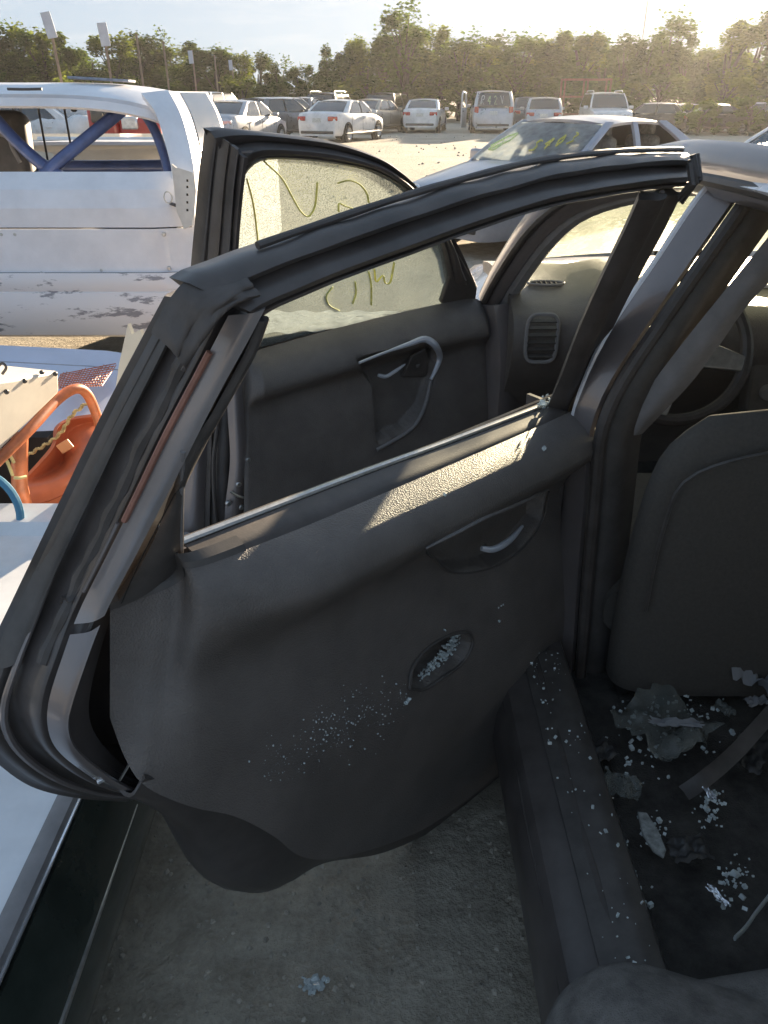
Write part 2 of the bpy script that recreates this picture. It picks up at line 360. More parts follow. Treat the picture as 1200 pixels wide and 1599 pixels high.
# A pillars, cant rails, B pillars (left traced, right mirrored)
def both(make):
    for s in (0, 1): make((lambda p: Vector(p)) if s == 0 else mx, s)
A0 = [at_y(752, 475, 2.40), at_y(778, 425, 2.32), at_y(830, 350, 2.16), at_y(895, 300, 2.02), Vector((.575, 1.80, 1.365)), Vector((.58, 1.5, 1.385)), Vector((.59, 1.0, 1.38)), Vector((.60, .55, 1.33))]
A1 = [p + Vector((.055, .07, .0)) for p in A0[:4]] + [p + Vector((.05, .03, .035)) for p in A0[4:]]
def a_pillar(f, s):
    A = [f(p) for p in A0]; B = [f(p) for p in A1]
    path = resample([a.lerp(b, .5) for a, b in zip(A, B)], 40)
    cb(MB().tube(path, [.048] * 40, 12, flat=0.62), 'roof_rail', M['taupe'])
    g = MB(); g.tube([p + Vector(((-.028 if s == 0 else .028), -.030, -.014)) for p in path], .011, 8)
    cb(g, 'door_seal', M['rubber'])
    inner = [p + Vector(((.035 if s == 0 else -.035), -.012, -.02)) for p in path[:24]]
    cb(MB().tube(inner, .036, 10, flat=.7), 'pillar_trim', M['plastic_grey'])
both(a_pillar)
# lower A post / hinge post
def a_post(f, s):
    l1 = [f(p) for p in (at_y(752, 475, 2.40), (.285, 2.42, .8), (.27, 2.43, .5), (.28, 2.43, .3))]
    l2 = [f(p) for p in (Vector((.33, 2.32, .97)), (.36, 2.30, .8), (.36, 2.30, .5), (.36, 2.32, .3))]
    l3 = [f(p) for p in (Vector((.42, 2.36, .97)), (.45, 2.36, .8), (.45, 2.36, .5), (.45, 2.36, .3))]
    cb(loft([l1, l2, l3], 12, 4), 'hinge_post', M['taupe'], solid=.01)
both(a_post)

# B pillar: painted flange, rubber, garnish
def b_pillar(f, s):
    fl = [(1142, 259), (1092, 310), (1025, 410), (975, 482), (938, 545), (912, 605), (895, 660), (885, 760), (872, 900), (858, 1040), (845, 1150)]
    fr = [(1182, 266), (1132, 335), (1066, 430), (1008, 515), (962, 585), (935, 640), (922, 690), (915, 780), (905, 900), (895, 1040), (885, 1160)]
    yy = [1.52, 1.515, 1.51, 1.505, 1.50, 1.50, 1.50, 1.50, 1.50, 1.50, 1.50]
    l1 = [f(at_y(x, y, q)) for (x, y), q in zip(fl, yy)]
    l2 = [f(at_y(x, y, q - .055)) for (x, y), q in zip(fr, yy)]
    l0 = [p + Vector((.05 if s == 0 else -.05, .06, 0)) for p in l1]
    pil = cb(loft([l0, l1, l2], 40, 5), 'centre_pillar', M['taupe'], solid=.012)
    # flange bead, its highlight put in as paler paint
    ed = resample([p + Vector((-.004 if s == 0 else .004, -.006, 0)) for p in l1][:7], 40)
    cb(MB().tube(ed, .0075, 8), 'pillar_flange', M['taupe_lit'], pil)
    # weather strip beside it
    ws = resample([p + Vector((.016 if s == 0 else -.016, -.012, 0)) for p in l2], 44)
    cb(MB().tube(ws, .014, 10), 'door_seal', M['rubber'], pil)
    # plastic garnish on the cabin side
    gl = [(1265, 292), (1200, 370), (1150, 432), (1085, 512), (1040, 570), (1000, 625), (970, 675)]
    gr = [(1300, 335), (1215, 425), (1165, 478), (1118, 545), (1076, 600), (1030, 648), (1003, 676)]
    a = [f(at_y(x, y, 1.405 + .06 * i / 6)) for i, (x, y) in enumerate(gl)]
    c = [f(at_y(x, y, 1.405 + .06 * i / 6)) for i, (x, y) in enumerate(gr)]
    mid = [p.lerp(q, .5) + Vector((0, -.012, 0)) for p, q in zip(a, c)]
    cb(loft([a, mid, c], 26, 5), 'pillar_garnish', M['plastic_grey'], pil, solid=.004)
    # dark lower trim between pillar and cabin
    t1 = [p + Vector((.02 if s == 0 else -.02, .0, 0)) for p in l2]
    t2 = [p + Vector((.11 if s == 0 else -.11, .03, 0)) for p in l2]
    cb(loft([t1, [x.lerp(y, .5) + Vector((0, -.02, 0)) for x, y in zip(t1, t2)], t2], 30, 5), 'pillar_trim', M['plastic'], pil, solid=.006)
both(b_pillar)

# rocker panels and floor
def rocker(f, s):
    prof = [(.30, .17), (.262, .20), (.248, .26), (.252, .33), (.275, .372), (.315, .385), (.345, .378), (.38, .40), (.41, .39), (.43, .34)]
    cb(MB().grid([[f((x, y, z)) for x, z in prof] for y in [.20 + 2.32 * i / 20 for i in range(21)]]), 'rocker_panel', M['rubber_gloss'], solid=.01)
    plate = [(.318, .391), (.330, .394), (.375, .408), (.395, .406), (.41, .396)]
    cb(MB().grid([[f((x, y, z)) for x, z in plate] for y in [.46 + .93 * i / 8 for i in range(9)]]), 'sill_plate', M['plastic'], solid=.005)
both(rocker)
rows = []
for i in range(40):
    y = .55 + 2.0 * i / 39
    rows.append([Vector((.42 + (2 * XC - .84) * j / 60, y, .30 + .10 * math.exp(-((j - 30) / 5.0) ** 2) + .008 * noise.noise(Vector((j * .4, i * .5, 0))) + (.1 * max(0, (y - 2.2) / .35) ** 1.5))) for j in range(61)])
floor = cb(MB().grid(rows), 'cabin_floor', M['carpet'], solid=.01)
cb(MB().grid([[Vector((x, y, .20)) for x in (.30, 2 * XC - .30)] for y in (-.8, 3.8)]), 'underbody', M['dark'], solid=.02)

# front end, rear end and right side: one painted shell each
def section(y, hw, zb, zs=.22, crown=.04):
    h = [(.93, zs), (.985, zs + .10), (1.0, zs + .26), (.992, zb - .16), (.965, zb - .05), (.90, zb), (.75, zb + crown * .5), (.4, zb + crown * .85), (0, zb + crown)]
    return [Vector((XC - a * hw, y, z)) for a, z in h] + [Vector((XC + a * hw, y, z)) for a, z in h[-2::-1]]
rows = [section(y, hw, zb) for y, hw, zb in ((2.46, .93, .955), (2.6, .935, .965), (2.9, .935, .945), (3.2, .93, .91), (3.5, .91, .86), (3.75, .86, .80), (3.9, .78, .72), (3.96, .70, .62))]
front = cb(MB().grid(rows), 'front_body', M['taupe_lit'], solid=.01)
rows = [section(y, hw, zb) for y, hw, zb in ((.16, .95, 1.0), (.05, .96, 1.02), (-.2, .955, 1.03), (-.6, .92, 1.02), (-.85, .86, .97), (-.93, .78, .85))]
rear = cb(MB().grid(rows), 'rear_body', M['taupe'], solid=.01)
rs = [(.93, .22), (.985, .32), (1.0, .5), (.99, .8), (.965, .93), (.92, .97)]
cb(MB().grid([[Vector((XC + a * .945, y, z)) for a, z in rs] for y in [.16 + 2.32 * i / 10 for i in range(11)]]), 'right_doors', M['taupe'], solid=.05)
cb(MB().grid([[Vector((XC + .86 - .24 * k, y, .98 + .40 * k)) for k in (0, .5, 1)] for y in (.45, 1.45)]), 'side_window', M['clear'], solid=.004)
cb(MB().grid([[Vector((XC + .86 - .24 * k, y - .5 * k * (1 if y > 2 else 0), .98 + .38 * k)) for k in (0, .5, 1)] for y in (1.58, 2.4)]), 'side_window', M['clear'], solid=.004)
cb(MB().grid([[Vector((XC + s * (.70 - .1 * k), .30 - .62 * (1 - k), 1.03 + .37 * k)) for s in (-1, -.5, 0, .5, 1)] for k in (0, .5, 1)]), 'rear_window', M['clear'], solid=.004)
def c_pillar(f, s):
    cb(loft([[f((.34, .16, 1.0)), f((.47, .24, 1.2)), f((.60, .42, 1.36))], [f((.44, -.35, 1.04)), f((.52, .0, 1.2)), f((.63, .26, 1.39))]], 10), 'rear_pillar', M['taupe'], solid=.06)
    # door aperture at the back: dog leg with rubber
    d1 = [f(p) for p in ((.40, .40, .36), (.34, .30, .50), (.33, .18, .70), (.34, .15, .95), (.47, .22, 1.2), (.60, .40, 1.36))]
    cb(MB().tube(resample(d1, 30), .022, 10), 'door_seal', M['rubber'])
    cb(loft([[f((.30, .34, .30)), f((.27, .24, .55)), f((.26, .14, .8)), f((.30, .12, 1.0))], [f((.46, .38, .30)), f((.42, .28, .55)), f((.42, .18, .8)), f((.42, .16, 1.0))]], 10), 'rear_jamb', M['taupe'], solid=.02)
both(c_pillar)
for x, y in ((.34, 2.98), (2 * XC - .34, 2.98), (.34, .10), (2 * XC - .34, .10)):
    Mx = Matrix.Translation((x, y, .325)) @ Matrix.Rotation(R(90), 4, 'Y')
    wh = cb(MB().lathe([(.20, -.09), (.29, -.105), (.32, -.08), (.325, 0), (.32, .08), (.29, .105), (.20, .09)], 32, Mx), 'wheel', M['tyre'])
    cb(MB().lathe([(.0, -.06), (.07, -.07), (.18, -.05), (.21, -.085), (.21, .085), (.18, .05), (.07, .07), (.0, .06)], 24, Mx), 'rim', M['rim'], wh)

# windscreen
rows = []
for i in range(13):
    k = i / 12; y = 2.86 - .80 * k; z = 1.0 + .385 * k - .03 * k * (1 - k) + .04 * k * (1 - k)
    hw = .76 - .13 * k
    rows.append([Vector((XC + s * hw, y + .16 * (1 - abs(s) ** 2) * (1 - .4 * k), z + .012 * (1 - s * s))) for s in [-1 + j / 8 for j in range(17)]])
cb(MB().grid(rows), 'windscreen', M['wet_screen'], solid=.005)

# dashboard
prof = [(3.02, .97), (2.80, 1.0), (2.55, 1.01), (2.36, 1.0), (2.26, .975), (2.21, .94), (2.20, .86), (2.235, .78), (2.30, .70), (2.36, .62), (2.45, .5), (2.5, .32)]
rows = []
for j in range(33):
    x = .375 + (2 * XC - .75) * j / 32
    hood = .055 * math.exp(-((x - .76) / .17) ** 4)
    dip = -.02 * math.exp(-((x - XC) / .25) ** 2)
    rows.append([Vector((x, y - (hood * .8 if i in (3, 4, 5) else 0), z + (hood if i in (2, 3, 4) else 0) + (dip if i < 4 else 0))) for i, (y, z) in enumerate(prof)])
g = MB(); rows = [catmull(r, 4) for r in rows]; g.grid(rows)
g.f.append(tuple(range(len(rows[0]))))
dash = cb(g, 'dashboard', M['pad'], solid=0)
# side vent: frame and slats
g = MB(); cx, cy, cz = .455, 2.195, .905
g.tube([Vector((cx + .045 * math.copysign(abs(math.cos(a)) ** .5, math.cos(a)), cy - .006, cz + .070 * math.copysign(abs(math.sin(a)) ** .5, math.sin(a)))) for a in [2 * math.pi * k / 32 for k in range(32)]], .006, 6, closed=True)
vent = cb(g, 'air_vent', M['plastic_grey'], dash)
for k in range(6):
    cb(MB().box((cx, cy - .004, cz - .052 + .0205 * k), (.082, .014, .004), Matrix.Rotation(R(25), 3, 'X')), 'vent_slat', M['plastic'], dash)
g = MB(); g.tube([Vector((.50 + .055 * math.cos(a), 2.42 + .028 * math.sin(a), 1.0125)) for a in [2 * math.pi * k / 24 for k in range(24)]], .005, 6, closed=True)
cb(g, 'defrost_vent', M['plastic_grey'], dash)
for k in range(5): cb(MB().box((.47 + .015 * k, 2.42, 1.012), (.004, .045, .006)), 'vent_slat', M['dark'], dash)
# console and radio
cb(MB().box((XC, 2.24, .80), (.26, .06, .30), Matrix.Rotation(R(-12), 3, 'X')), 'radio_panel', M['plastic'], dash, bevel=.01)
for k in (-1, 1):
    Mx = Matrix.Translation((XC + k * .075, 2.20, .74)) @ Matrix.Rotation(R(90), 4, 'X')
    cb(MB().lathe([(0, .022), (.02, .022), (.023, .0), (.023, -.03)], 20, Mx), 'knob', M['plastic_grey'], dash)
cb(MB().box((XC, 1.75, .46), (.20, .95, .22)), 'centre_console', M['plastic'], bevel=.03)
Mx = Matrix.Translation((XC, 1.95, .60))
cb(MB().lathe([(.012, -.05), (.012, .06), (.03, .08), (.032, .12), (.0, .14)], 16, Mx), 'gear_lever', M['plastic'])

# steering wheel
SW = Matrix.Translation((.755, 1.96, .945)) @ Matrix.Rotation(R(62), 4, 'X') @ Matrix.Rotation(R(-14), 4, 'Z')
rim = cb(MB().tube([SW @ Vector((.188 * math.cos(a), .188 * math.sin(a), 0)) for a in [2 * math.pi * k / 48 for k in range(48)]], .0165, 10, closed=True), 'steering_wheel', M['rubber'])
g = MB(); g.lathe([(0, .045), (.045, .042), (.075, .02), (.082, -.02), (.06, -.05)], 24, SW); cb(g, 'hub', M['plastic'], rim)
for a0, sg in ((0, 1), (math.pi, 1), (-math.pi / 2, 1)):
    a = Vector((math.cos(a0), math.sin(a0), 0)); b_ = Vector((-a.y, a.x, 0))
    g = MB().prism([SW @ (a * .06 + b_ * .038), SW @ (a * .18 + b_ * .020), SW @ (a * .18 - b_ * .020), SW @ (a * .06 - b_ * .038)], SW.to_3x3() @ Vector((0, 0, .014)))
    cb(g, 'spoke', M['alu'], rim, bevel=.004)
cb(MB().tube([SW @ Vector((0, 0, -.02)), SW @ Vector((0, 0, -.28))], .05, 12), 'steering_column', M['plastic'], rim)
for s in (-1, 1): cb(MB().tube([SW @ Vector((s * .05, 0, -.05)), SW @ Vector((s * .19, .02, -.045))], [.009, .007], 8), 'stalk', M['plastic_grey'], rim)

# front seats (no headrests) and the rear bench
def seat(f, x0, x1):
    n = 22; rows = []
    for i in range(n):
        k = i / (n - 1); z = .35 + .67 * k; yb = 1.36 - .10 * k
        sh = 1 - max(0, (k - .72) / .28) ** 2.6 * .15
        cxs = (x0 + x1) / 2; hw = (x1 - x0) / 2 * sh * (0.93 + .07 * math.sin(k * 3.1))
        th = .075 * (1 - .35 * k)
        top = max(0, (k - .86) / .14)
        ring = []
        for q in range(32):
            a = 2 * math.pi * q / 32; c, s_ = math.cos(a), math.sin(a)
            ring.append(f(Vector((cxs + hw * (1 - .12 * top ** 2) * math.copysign(abs(c) ** .55, c), yb + .02 + th * (1 - .65 * top ** 2) * math.copysign(abs(s_) ** .7, s_), z - .0 * top))))
        rows.append(ring)
    g = MB().grid(rows, cu=True); last = rows[-1]; c = sum(last, Vector()) / 32
    g.grid([last, [p.lerp(c, .5) + Vector((0, 0, .012)) for p in last], [p.lerp(c, .97) + Vector((0, 0, .016)) for p in last]], cu=True)
    st = cb(g, 'front_seat', M['fabric'], angle=60)
    # piping, map pocket, cushion, towers for the missing headrest
    k = [Vector((x0 + .035, 1.305, .60)), Vector((x0 + .03, 1.285, .80)), Vector((x0 + .06, 1.262, .93)), Vector(((x0 + x1) / 2, 1.25, .985)), Vector((x1 - .06, 1.262, .93)), Vector((x1 - .03, 1.285, .80)), Vector((x1 - .035, 1.305, .60))]
    cb(MB().tube([f(p + Vector((0, -.028, 0))) for p in resample(k, 40)], .004, 6), 'seam_piping', M['plastic'], st)
    rows = []
    for i in range(15):
        y = 1.42 + .52 * i / 14; ring = []
        for q in range(24):
            a = 2 * math.pi * q / 24; c, s_ = math.cos(a), math.sin(a)
            ring.append(f(Vector(((x0 + x1) / 2 + (x1 - x0) / 2 * math.copysign(abs(c) ** .5, c), y, .50 + .075 * math.copysign(abs(s_) ** .6, s_) + .02 * i / 14))))
        rows.append(ring)
    g = MB().grid(rows, cu=True); g.f += [tuple(range(24)), tuple(range(14 * 24, 15 * 24))]
    cb(g, 'seat_cushion', M['fabric'], st, angle=60)
    for s_ in (0, 1): cb(MB().box(f(Vector((x0 + .05 + s_ * (x1 - x0 - .1), 1.62, .37))), (.03, .55, .10)), 'seat_rail', M['dark'], st, bevel=.005)
seat(lambda p: p, .495, 1.03); seat(mx, .495, 1.03)
rows = []
for i in range(25):
    x = .44 + (2 * XC - .88) * i / 24; e = 1 - max(0, abs(i - 12) / 12 - .8) / .2 * .35
    rows.append([Vector((x, y, .34 + (z - .34) * e + .004 * noise.noise(Vector((x * 6, y * 9, 1))))) for y, z in ((.63, .36), (.645, .44), (.63, .49), (.59, .515), (.52, .525), (.42, .52), (.32, .515), (.2, .55), (.1, .75), (.02, .98), (-.06, 1.0))])
cb(MB().grid([catmull(r, 3) for r in rows]), 'rear_seat', M['fabric_light'], solid=.02, soff=-1)
for x in (.62, .95, XC):
    cb(MB().tube([Vector((x, .758 - .0 * k, .40)) if k == 0 else Vector((x, y, z)) for k, (y, z) in enumerate(((.648, .42), (.638, .488), (.59, .52), (.48, .529), (.34, .522)))], .003, 6), 'seat_seam', M['plastic'])

# side bolster between the rear cushion and the door sill, and the sill's own rubber
b0 = [at_z(x, y, z) for x, y, z in ((846, 1660, .36), (862, 1600, .40), (892, 1550, .44), (945, 1518, .47), (1000, 1514, .475), (1080, 1535, .47), (1200, 1572, .47), (1290, 1600, .47))]
b1 = [p + Vector((.01, -.10, .035)) for p in b0]; b2 = [p + Vector((.0, -.30, .05)) for p in b0]; bm_ = [p + Vector((.004, .012, -.05)) for p in b0]; bl_ = [p + Vector((.004, .0, -.13)) for p in b0]
cb(loft([bl_, bm_, b0, b1, b2], 40, 5), 'seat_bolster', M['fabric_light'], solid=.01)
for x_, z_, r_ in ((.348, .392, .011), (.262, .352, .004)):
    cb(MB().tube([Vector((x_ + .0015 * math.sin(i * .8), .25 + 2.1 * i / 40, z_ + .001 * math.sin(i * 1.3))) for i in range(41)], r_, 8), 'sill_seal', M['rubber'])
# ------------------------------------------------------------------ doors: own frame (t along, o towards the cabin side, z)
class DoorFrame:
    def __init__(s, org, ang, zb=.95, tilt=.5):
        s.o = Vector(org); s.d = Vector((-math.sin(ang), -math.cos(ang), 0)); s.n = Vector((math.cos(ang), -math.sin(ang), 0)); s.zb = zb; s.tilt = tilt
    def p(s, t, o, z): return s.o + s.d * t + s.n * (o + s.tilt * max(0, z - s.zb)) + Vector((0, 0, z - s.o.z))
    def flat(s, px, py, o): return at_plane(px, py, s.o + s.n * o, s.n)                     # upright plane below the belt
    def tilted(s, px, py, o):                                                           # leaning plane of the window frame
        n = s.n - Vector((0, 0, s.tilt)); return at_plane(px, py, s.o + s.n * o + Vector((0, 0, s.zb - s.o.z)), n)
    def at(s, px, py, o):
        q = s.tilted(px, py, o); return q if q.z > s.zb else s.flat(px, py, o)
    def tz(s, P): r = P - s.o; return r.dot(s.d), P.z
RD = DoorFrame((.344, 1.537, 0), R(45.5), .955, .5)
def rl(pts, o):
    return [RD.at(x, y, (o[i] if isinstance(o, (list, tuple)) else o)) for i, (x, y) in enumerate(pts)]

# --- pressed inner shell: end face and lower corner, lofted across its ridges
E0 = [(262, 458), (215, 545), (165, 640), (115, 742), (62, 852), (22, 935), (-8, 1000), (-30, 1080), (-28, 1150), (10, 1192), (60, 1224), (130, 1240), (200, 1245)]
E1 = [(283, 470), (236, 565), (188, 660), (138, 765), (88, 870), (50, 960), (22, 1030), (2, 1095), (8, 1140), (38, 1178), (90, 1212), (150, 1232), (212, 1240)]
E2 = [(318, 484), (270, 585), (222, 680), (172, 790), (124, 890), (90, 965), (62, 1030), (42, 1085), (46, 1130), (72, 1172), (115, 1205), (160, 1224), (218, 1238)]
E3 = [(350, 490), (306, 575), (256, 670), (212, 762), (168, 852), (122, 945), (96, 1015), (74, 1085), (72, 1130), (88, 1165), (128, 1198), (168, 1222), (225, 1240)]
E4 = [(400, 476), (372, 530), (322, 622), (262, 742), (206, 852), (158, 945), (128, 1022), (104, 1095), (100, 1130), (112, 1160), (146, 1190), (182, 1214), (236, 1238)]
E5 = [(412, 490), (390, 545), (338, 642), (280, 756), (226, 862), (180, 950), (156, 1020), (140, 1090), (142, 1130), (160, 1162), (190, 1192), (222, 1218), (262, 1242)]
OA = [-.115, -.085, -.045, -.012, .012, -.012]
L_ = [rl(e, o) for e, o in zip((E0, E1, E2, E3, E4, E5), OA)]
# outer skin rounds back from the edge
back = [p - RD.n * .05 - RD.d * .10 for p in L_[0]]
def nloft(lines, n, k): return loft(lines, n, k)
g = MB()
rows = [resample(l, 70) for l in [back] + L_]
# interleave crease rows so the pressings read as steps
full = []
for i, r in enumerate(rows):
    full.append(r)
    if i in (1, 2, 3, 4):
        nx = rows[i + 1]; dep = (.010, -.012, .010, -.008)[i - 1]
        full.append([a.lerp(b, .30) + RD.n * dep * .7 + RD.d * dep * .4 for a, b in zip(r, nx)])
        full.append([a.lerp(b, .66) + RD.n * dep + RD.d * dep * .4 for a, b in zip(r, nx)])
cols = [catmull([r[j] for r in full], 3) for j in range(70)]
g.grid([[c[i] for c in cols] for i in range(len(cols[0]))])
rdoor = cb(g, 'rear_door', M['rubber_gloss'], solid=.008, soff=-1)
rdoor['label'] = 'rear left door, glass gone, seen from inside'
rsub = lambda mb, name, m, **k: cb(mb, name, m, rdoor, **k)

# painted metal strip along the slanted frame and its lower curve
def ofs(line, dn=0, dd=0): return [p + RD.n * dn + RD.d * dd for p in line]
s_a = resample(ofs(L_[3], .010), 60); s_b = resample(ofs(L_[4], .016), 60)
mid = [a.lerp(b, .5) + RD.n * .007 for a, b in zip(s_a, s_b)]
hi = 33
rsub(loft([s_a[:hi], mid[:hi], s_b[:hi]], 50, 5), 'frame_strip', M['strip_lit'], solid=.004)
rsub(loft([s_a[hi:], mid[hi:], s_b[hi:]], 40, 5), 'frame_strip', M['taupe'], solid=.004)
# dull primer edge showing beside it, in two stepped lengths
pe = resample(ofs(L_[3], .013, .004), 60)
rsub(MB().tube(pe[3:21], .0038, 6), 'seam_edge', M['copper'])
rsub(MB().tube([p + RD.d * .008 for p in pe[20:29]], .0025, 6), 'seam_edge', M['taupe'])
# ridge and hem on the end face, highlights put in as paler paint
rg = resample(ofs(L_[1], .012), 60)
rsub(MB().tube(rg[26:], [.002 + .004 * math.sin(math.pi * i / 33) for i in range(34)], 8), 'shut_ridge', M['taupe'])
rg2 = resample(ofs(L_[0], .004), 60)
rsub(MB().tube(rg2[34:], [.002 + .0035 * math.sin(math.pi * i / 25) for i in range(26)], 8), 'skin_hem', M['taupe_lit'])
# rubber seal running the whole slanted frame
sl = resample(ofs(L_[2], .014), 60)[:36]
rsub(MB().tube([p + RD.n * .002 * math.sin(i * .9) for i, p in enumerate(sl)], [.011 + .0015 * math.sin(i * 1.7) for i in range(36)], 10), 'weather_seal', M['rubber'])
# outer black applique (wide, smooth) on the edge
o1 = resample(ofs(L_[0], .012, -.002), 50)[:29]; o2 = resample(ofs(L_[1], .014), 50)[:29]
o15 = [a.lerp(b, .5) + RD.n * .008 for a, b in zip(o1, o2)]
rsub(loft([o1, o15, o2], 40, 5), 'pillar_applique', M['plastic'], solid=.004)

# --- top rail
T0 = [(1070, 238), (1010, 239), (950, 243), (850, 256), (750, 280), (640, 312), (520, 352), (400, 394), (345, 415), (312, 427), (290, 440)]
T3 = [(1066, 292), (1010, 297), (950, 306), (850, 325), (750, 356), (640, 396), (540, 432), (470, 461), (430, 478), (408, 490), (398, 497)]
n = 64
a = resample(rl(T0, -.02), n); b = resample(rl(T3, .0), n)
prof = [(0.0, -.030), (.02, .004), (.10, .016), (.20, .022), (.30, .018), (.36, .006), (.42, .012), (.52, .026), (.64, .032), (.75, .027), (.83, .012), (.87, .007), (.90, .012), (.95, .013), (1.0, .004), (1.0, -.03), (.7, -.045), (.3, -.05)]
rows = []
for i in range(n):
    k = i / (n - 1)
    row = []
    for s, o in prof:
        wob = .0025 * noise.noise(Vector((k * 14, s * 3, 2))) * (1 if s < .35 else .3)
        row.append(a[i].lerp(b[i], s) + RD.n * (o + wob) + Vector((0, 0, wob)))
    rows.append(row)
g = MB().grid(rows, cu=True); m_ = len(prof); g.f += [tuple(range(m_)), tuple(range((n - 1) * m_, n * m_))]
rsub(g, 'window_frame', M['rubber_gloss'], angle=50)
# thin seal lip standing on the rail
lip = [p + RD.n * -.006 + Vector((0, 0, .004)) for p in a]
rsub(MB().tube(lip[:-6], [.0042 + .0003 * math.sin(i * .8) for i in range(n - 6)], 8), 'seal_lip', M['rubber'])
# torn end of the seal at the front top corner
tp = RD.at(1068, 246, .0)
g = MB()
for i in range(7):
    c = tp + RD.d * (-.004 + .004 * i) + Vector((0, 0, .006 * math.sin(i * 1.9)))
    g.tube([c + RD.n * .02, c + RD.n * .03 + Vector((0, 0, -.03)) + RD.d * (.006 * math.sin(i)), c + RD.n * .012 + Vector((0, 0, -.05 - .006 * (i % 3)))], [.005, .006, .003], 6)
rsub(g, 'torn_seal', M['rubber'])
# loose seal bunched up at the rear top corner
rows = []
base0 = [RD.at(x, y, -.03) for x, y in ((356, 414), (302, 434), (274, 458), (256, 492), (242, 522))]
base1 = [RD.at(x, y, .02) for x, y in ((398, 462), (362, 476), (335, 496), (308, 540), (286, 580))]
ra, rb = resample(base0, 40), resample(base1, 40)
for q in range(25):
    s = q / 24
    rows.append([ra[i].lerp(rb[i], s) + RD.n * (.018 * math.sin(math.pi * s) ** .7 + .008 * noise.noise(Vector((i * .07, s * 4.5, 1.5))) + .002 * noise.noise(Vector((i * .2, s * 9, 4)))) - RD.d * .0 + RD.d * (.003 * noise.noise(Vector((i * .1, s * 3, 9)))) for i in range(40)])
rsub(MB().grid(rows), 'loose_seal', M['rubber'], solid=.004, angle=70)

# --- front upright of the window frame beside the centre pillar
F0 = [(998, 300), (975, 352), (940, 425), (905, 505), (878, 575), (857, 630)]
F1 = [(1022, 298), (997, 352), (961, 425), (924, 505), (897, 575), (873, 636)]
F2 = [(1050, 294), (1022, 352), (984, 425), (945, 505), (916, 575), (890, 650)]
f0, f1, f2 = rl(F0, .0), rl(F1, .012), rl(F2, .0)
up = [f0, [x.lerp(y, .5) + RD.n * .012 for x, y in zip(f0, f1)], f1, [x.lerp(y, .4) - RD.n * .006 for x, y in zip(f1, f2)], f2]
rsub(loft(up, 30, 4), 'window_frame', M['rubber'], solid=.02, soff=-1)
rsub(MB().tube(resample(ofs(f0, .006), 30), .0042, 8), 'glass_channel', M['rubber_gloss'])
rsub(MB().tube(resample(ofs(f1, .014), 30), .004, 8), 'frame_bead', M['taupe'])

# --- slanted rear run of the window opening and the black corner trim
G0 = [(404, 492), (383, 545), (330, 632), (292, 692), (284, 720)]
rsub(MB().tube(resample(rl(G0, .004), 30), .0065, 8), 'glass_channel', M['rubber'])
q0 = rl([(410, 492), (388, 548), (340, 640), (286, 748), (228, 862), (176, 948)], .016)
q1 = rl([(403, 498), (384, 552), (333, 640), (284, 716), (283, 832), (282, 890)], .020)
rsub(loft([q0, [x.lerp(y, .5) + RD.n * .006 for x, y in zip(q0, q1)], q1], 40, 6), 'corner_trim', M['plastic'], solid=.012)
rsub(MB().tube(resample(rl([(286, 705), (284, 760), (283, 832), (282, 886), (268, 900)], .026), 30), .0032, 8), 'trim_edge', M['plastic_grey'])
v0 = rl([(274, 770), (222, 870), (190, 942)], .0295)
rsub(MB().tube(resample(v0, 20), .0008, 6), 'trim_seam', M['dark'])

# --- belt: bright channel over a rubber lip
B0 = rl([(284, 846), (430, 790), (570, 737), (710, 686), (856, 630)], .004)
pb = resample(B0, 40)
rsub(MB().tube(pb, .0048, 8, flat=1.4, up=(0, 0, 1)), 'belt_strip', M['alu'])
rsub(MB().grid([[p + RD.n * a_ + Vector((0, 0, b_)) for a_, b_ in ((.004, -.004), (.010, -.003), (.024, -.006), (.038, -.006), (.050, -.012), (.064, -.024))] for p in pb]), 'belt_seal', M['rubber'], solid=.003)
rsub(MB().tube([p - RD.n * .012 + Vector((0, 0, -.008)) for p in pb], .0075, 8, up=(0, 0, 1)), 'belt_seal', M['rubber'])

# --- trim panel: a relief over (t, z)
TOP = [(172, 950), (212, 934), (250, 916), (278, 896), (300, 862), (430, 806), (570, 753), (710, 702), (862, 644), (905, 640)]
BOT = [(172, 1120), (200, 1190), (232, 1232), (300, 1262), (372, 1278), (430, 1308), (470, 1338), (520, 1342), (600, 1322), (690, 1280), (790, 1200), (850, 1130), (900, 1060)]
top = resample(rl(TOP, [.022, .024, .028, .034, .05, .05, .05, .05, .045, .03]), 140); bot = resample(rl(BOT, [.02, .05, .08, .10, .11, .12, .125, .125, .125, .12, .12, .11, .10]), 140)
NV = 90
tA, zA = RD.tz(pb[0]); tB, zB = RD.tz(pb[-1])
def belt_z(t): return zB + (zA - zB) * (t - tB) / (tA - tB) - .004
def bumpf(t, z, s):
    return 0
for i_ in range(140):
    t_, z_ = RD.tz(top[i_]); lim = belt_z(t_) - .003
    if z_ > lim: top[i_].z = lim
rows = []
base = []
for iv in range(NV + 1):
    s = (iv / NV) ** 1.7
    row = []
    for iu in range(140):
        p = top[iu].lerp(bot[iu], s); t, z = RD.tz(p)
        # padded ledge rolls out right below the belt, then tucks under
        dz = max(0, belt_z(t) - z)
        led = .088 * (1 - math.exp(-dz / .019)) * math.exp(-(max(0, dz - .06) / .07) ** 2) * (lambda q: q * q * (3 - 2 * q))(min(1, iu / 44))
        tuck = .018 * (1 - 1 / (1 + math.exp((dz - .15) / .012)))
        low = .030 * math.exp(-((s - .62) / .25) ** 2) * min(1, iu / 50)
        edge = min(iu / 8, (139 - iu) / 8, 1) ** .5
        row.append(p + RD.n * ((led + low - tuck * .3) * edge))
    rows.append(row); base.append(row)
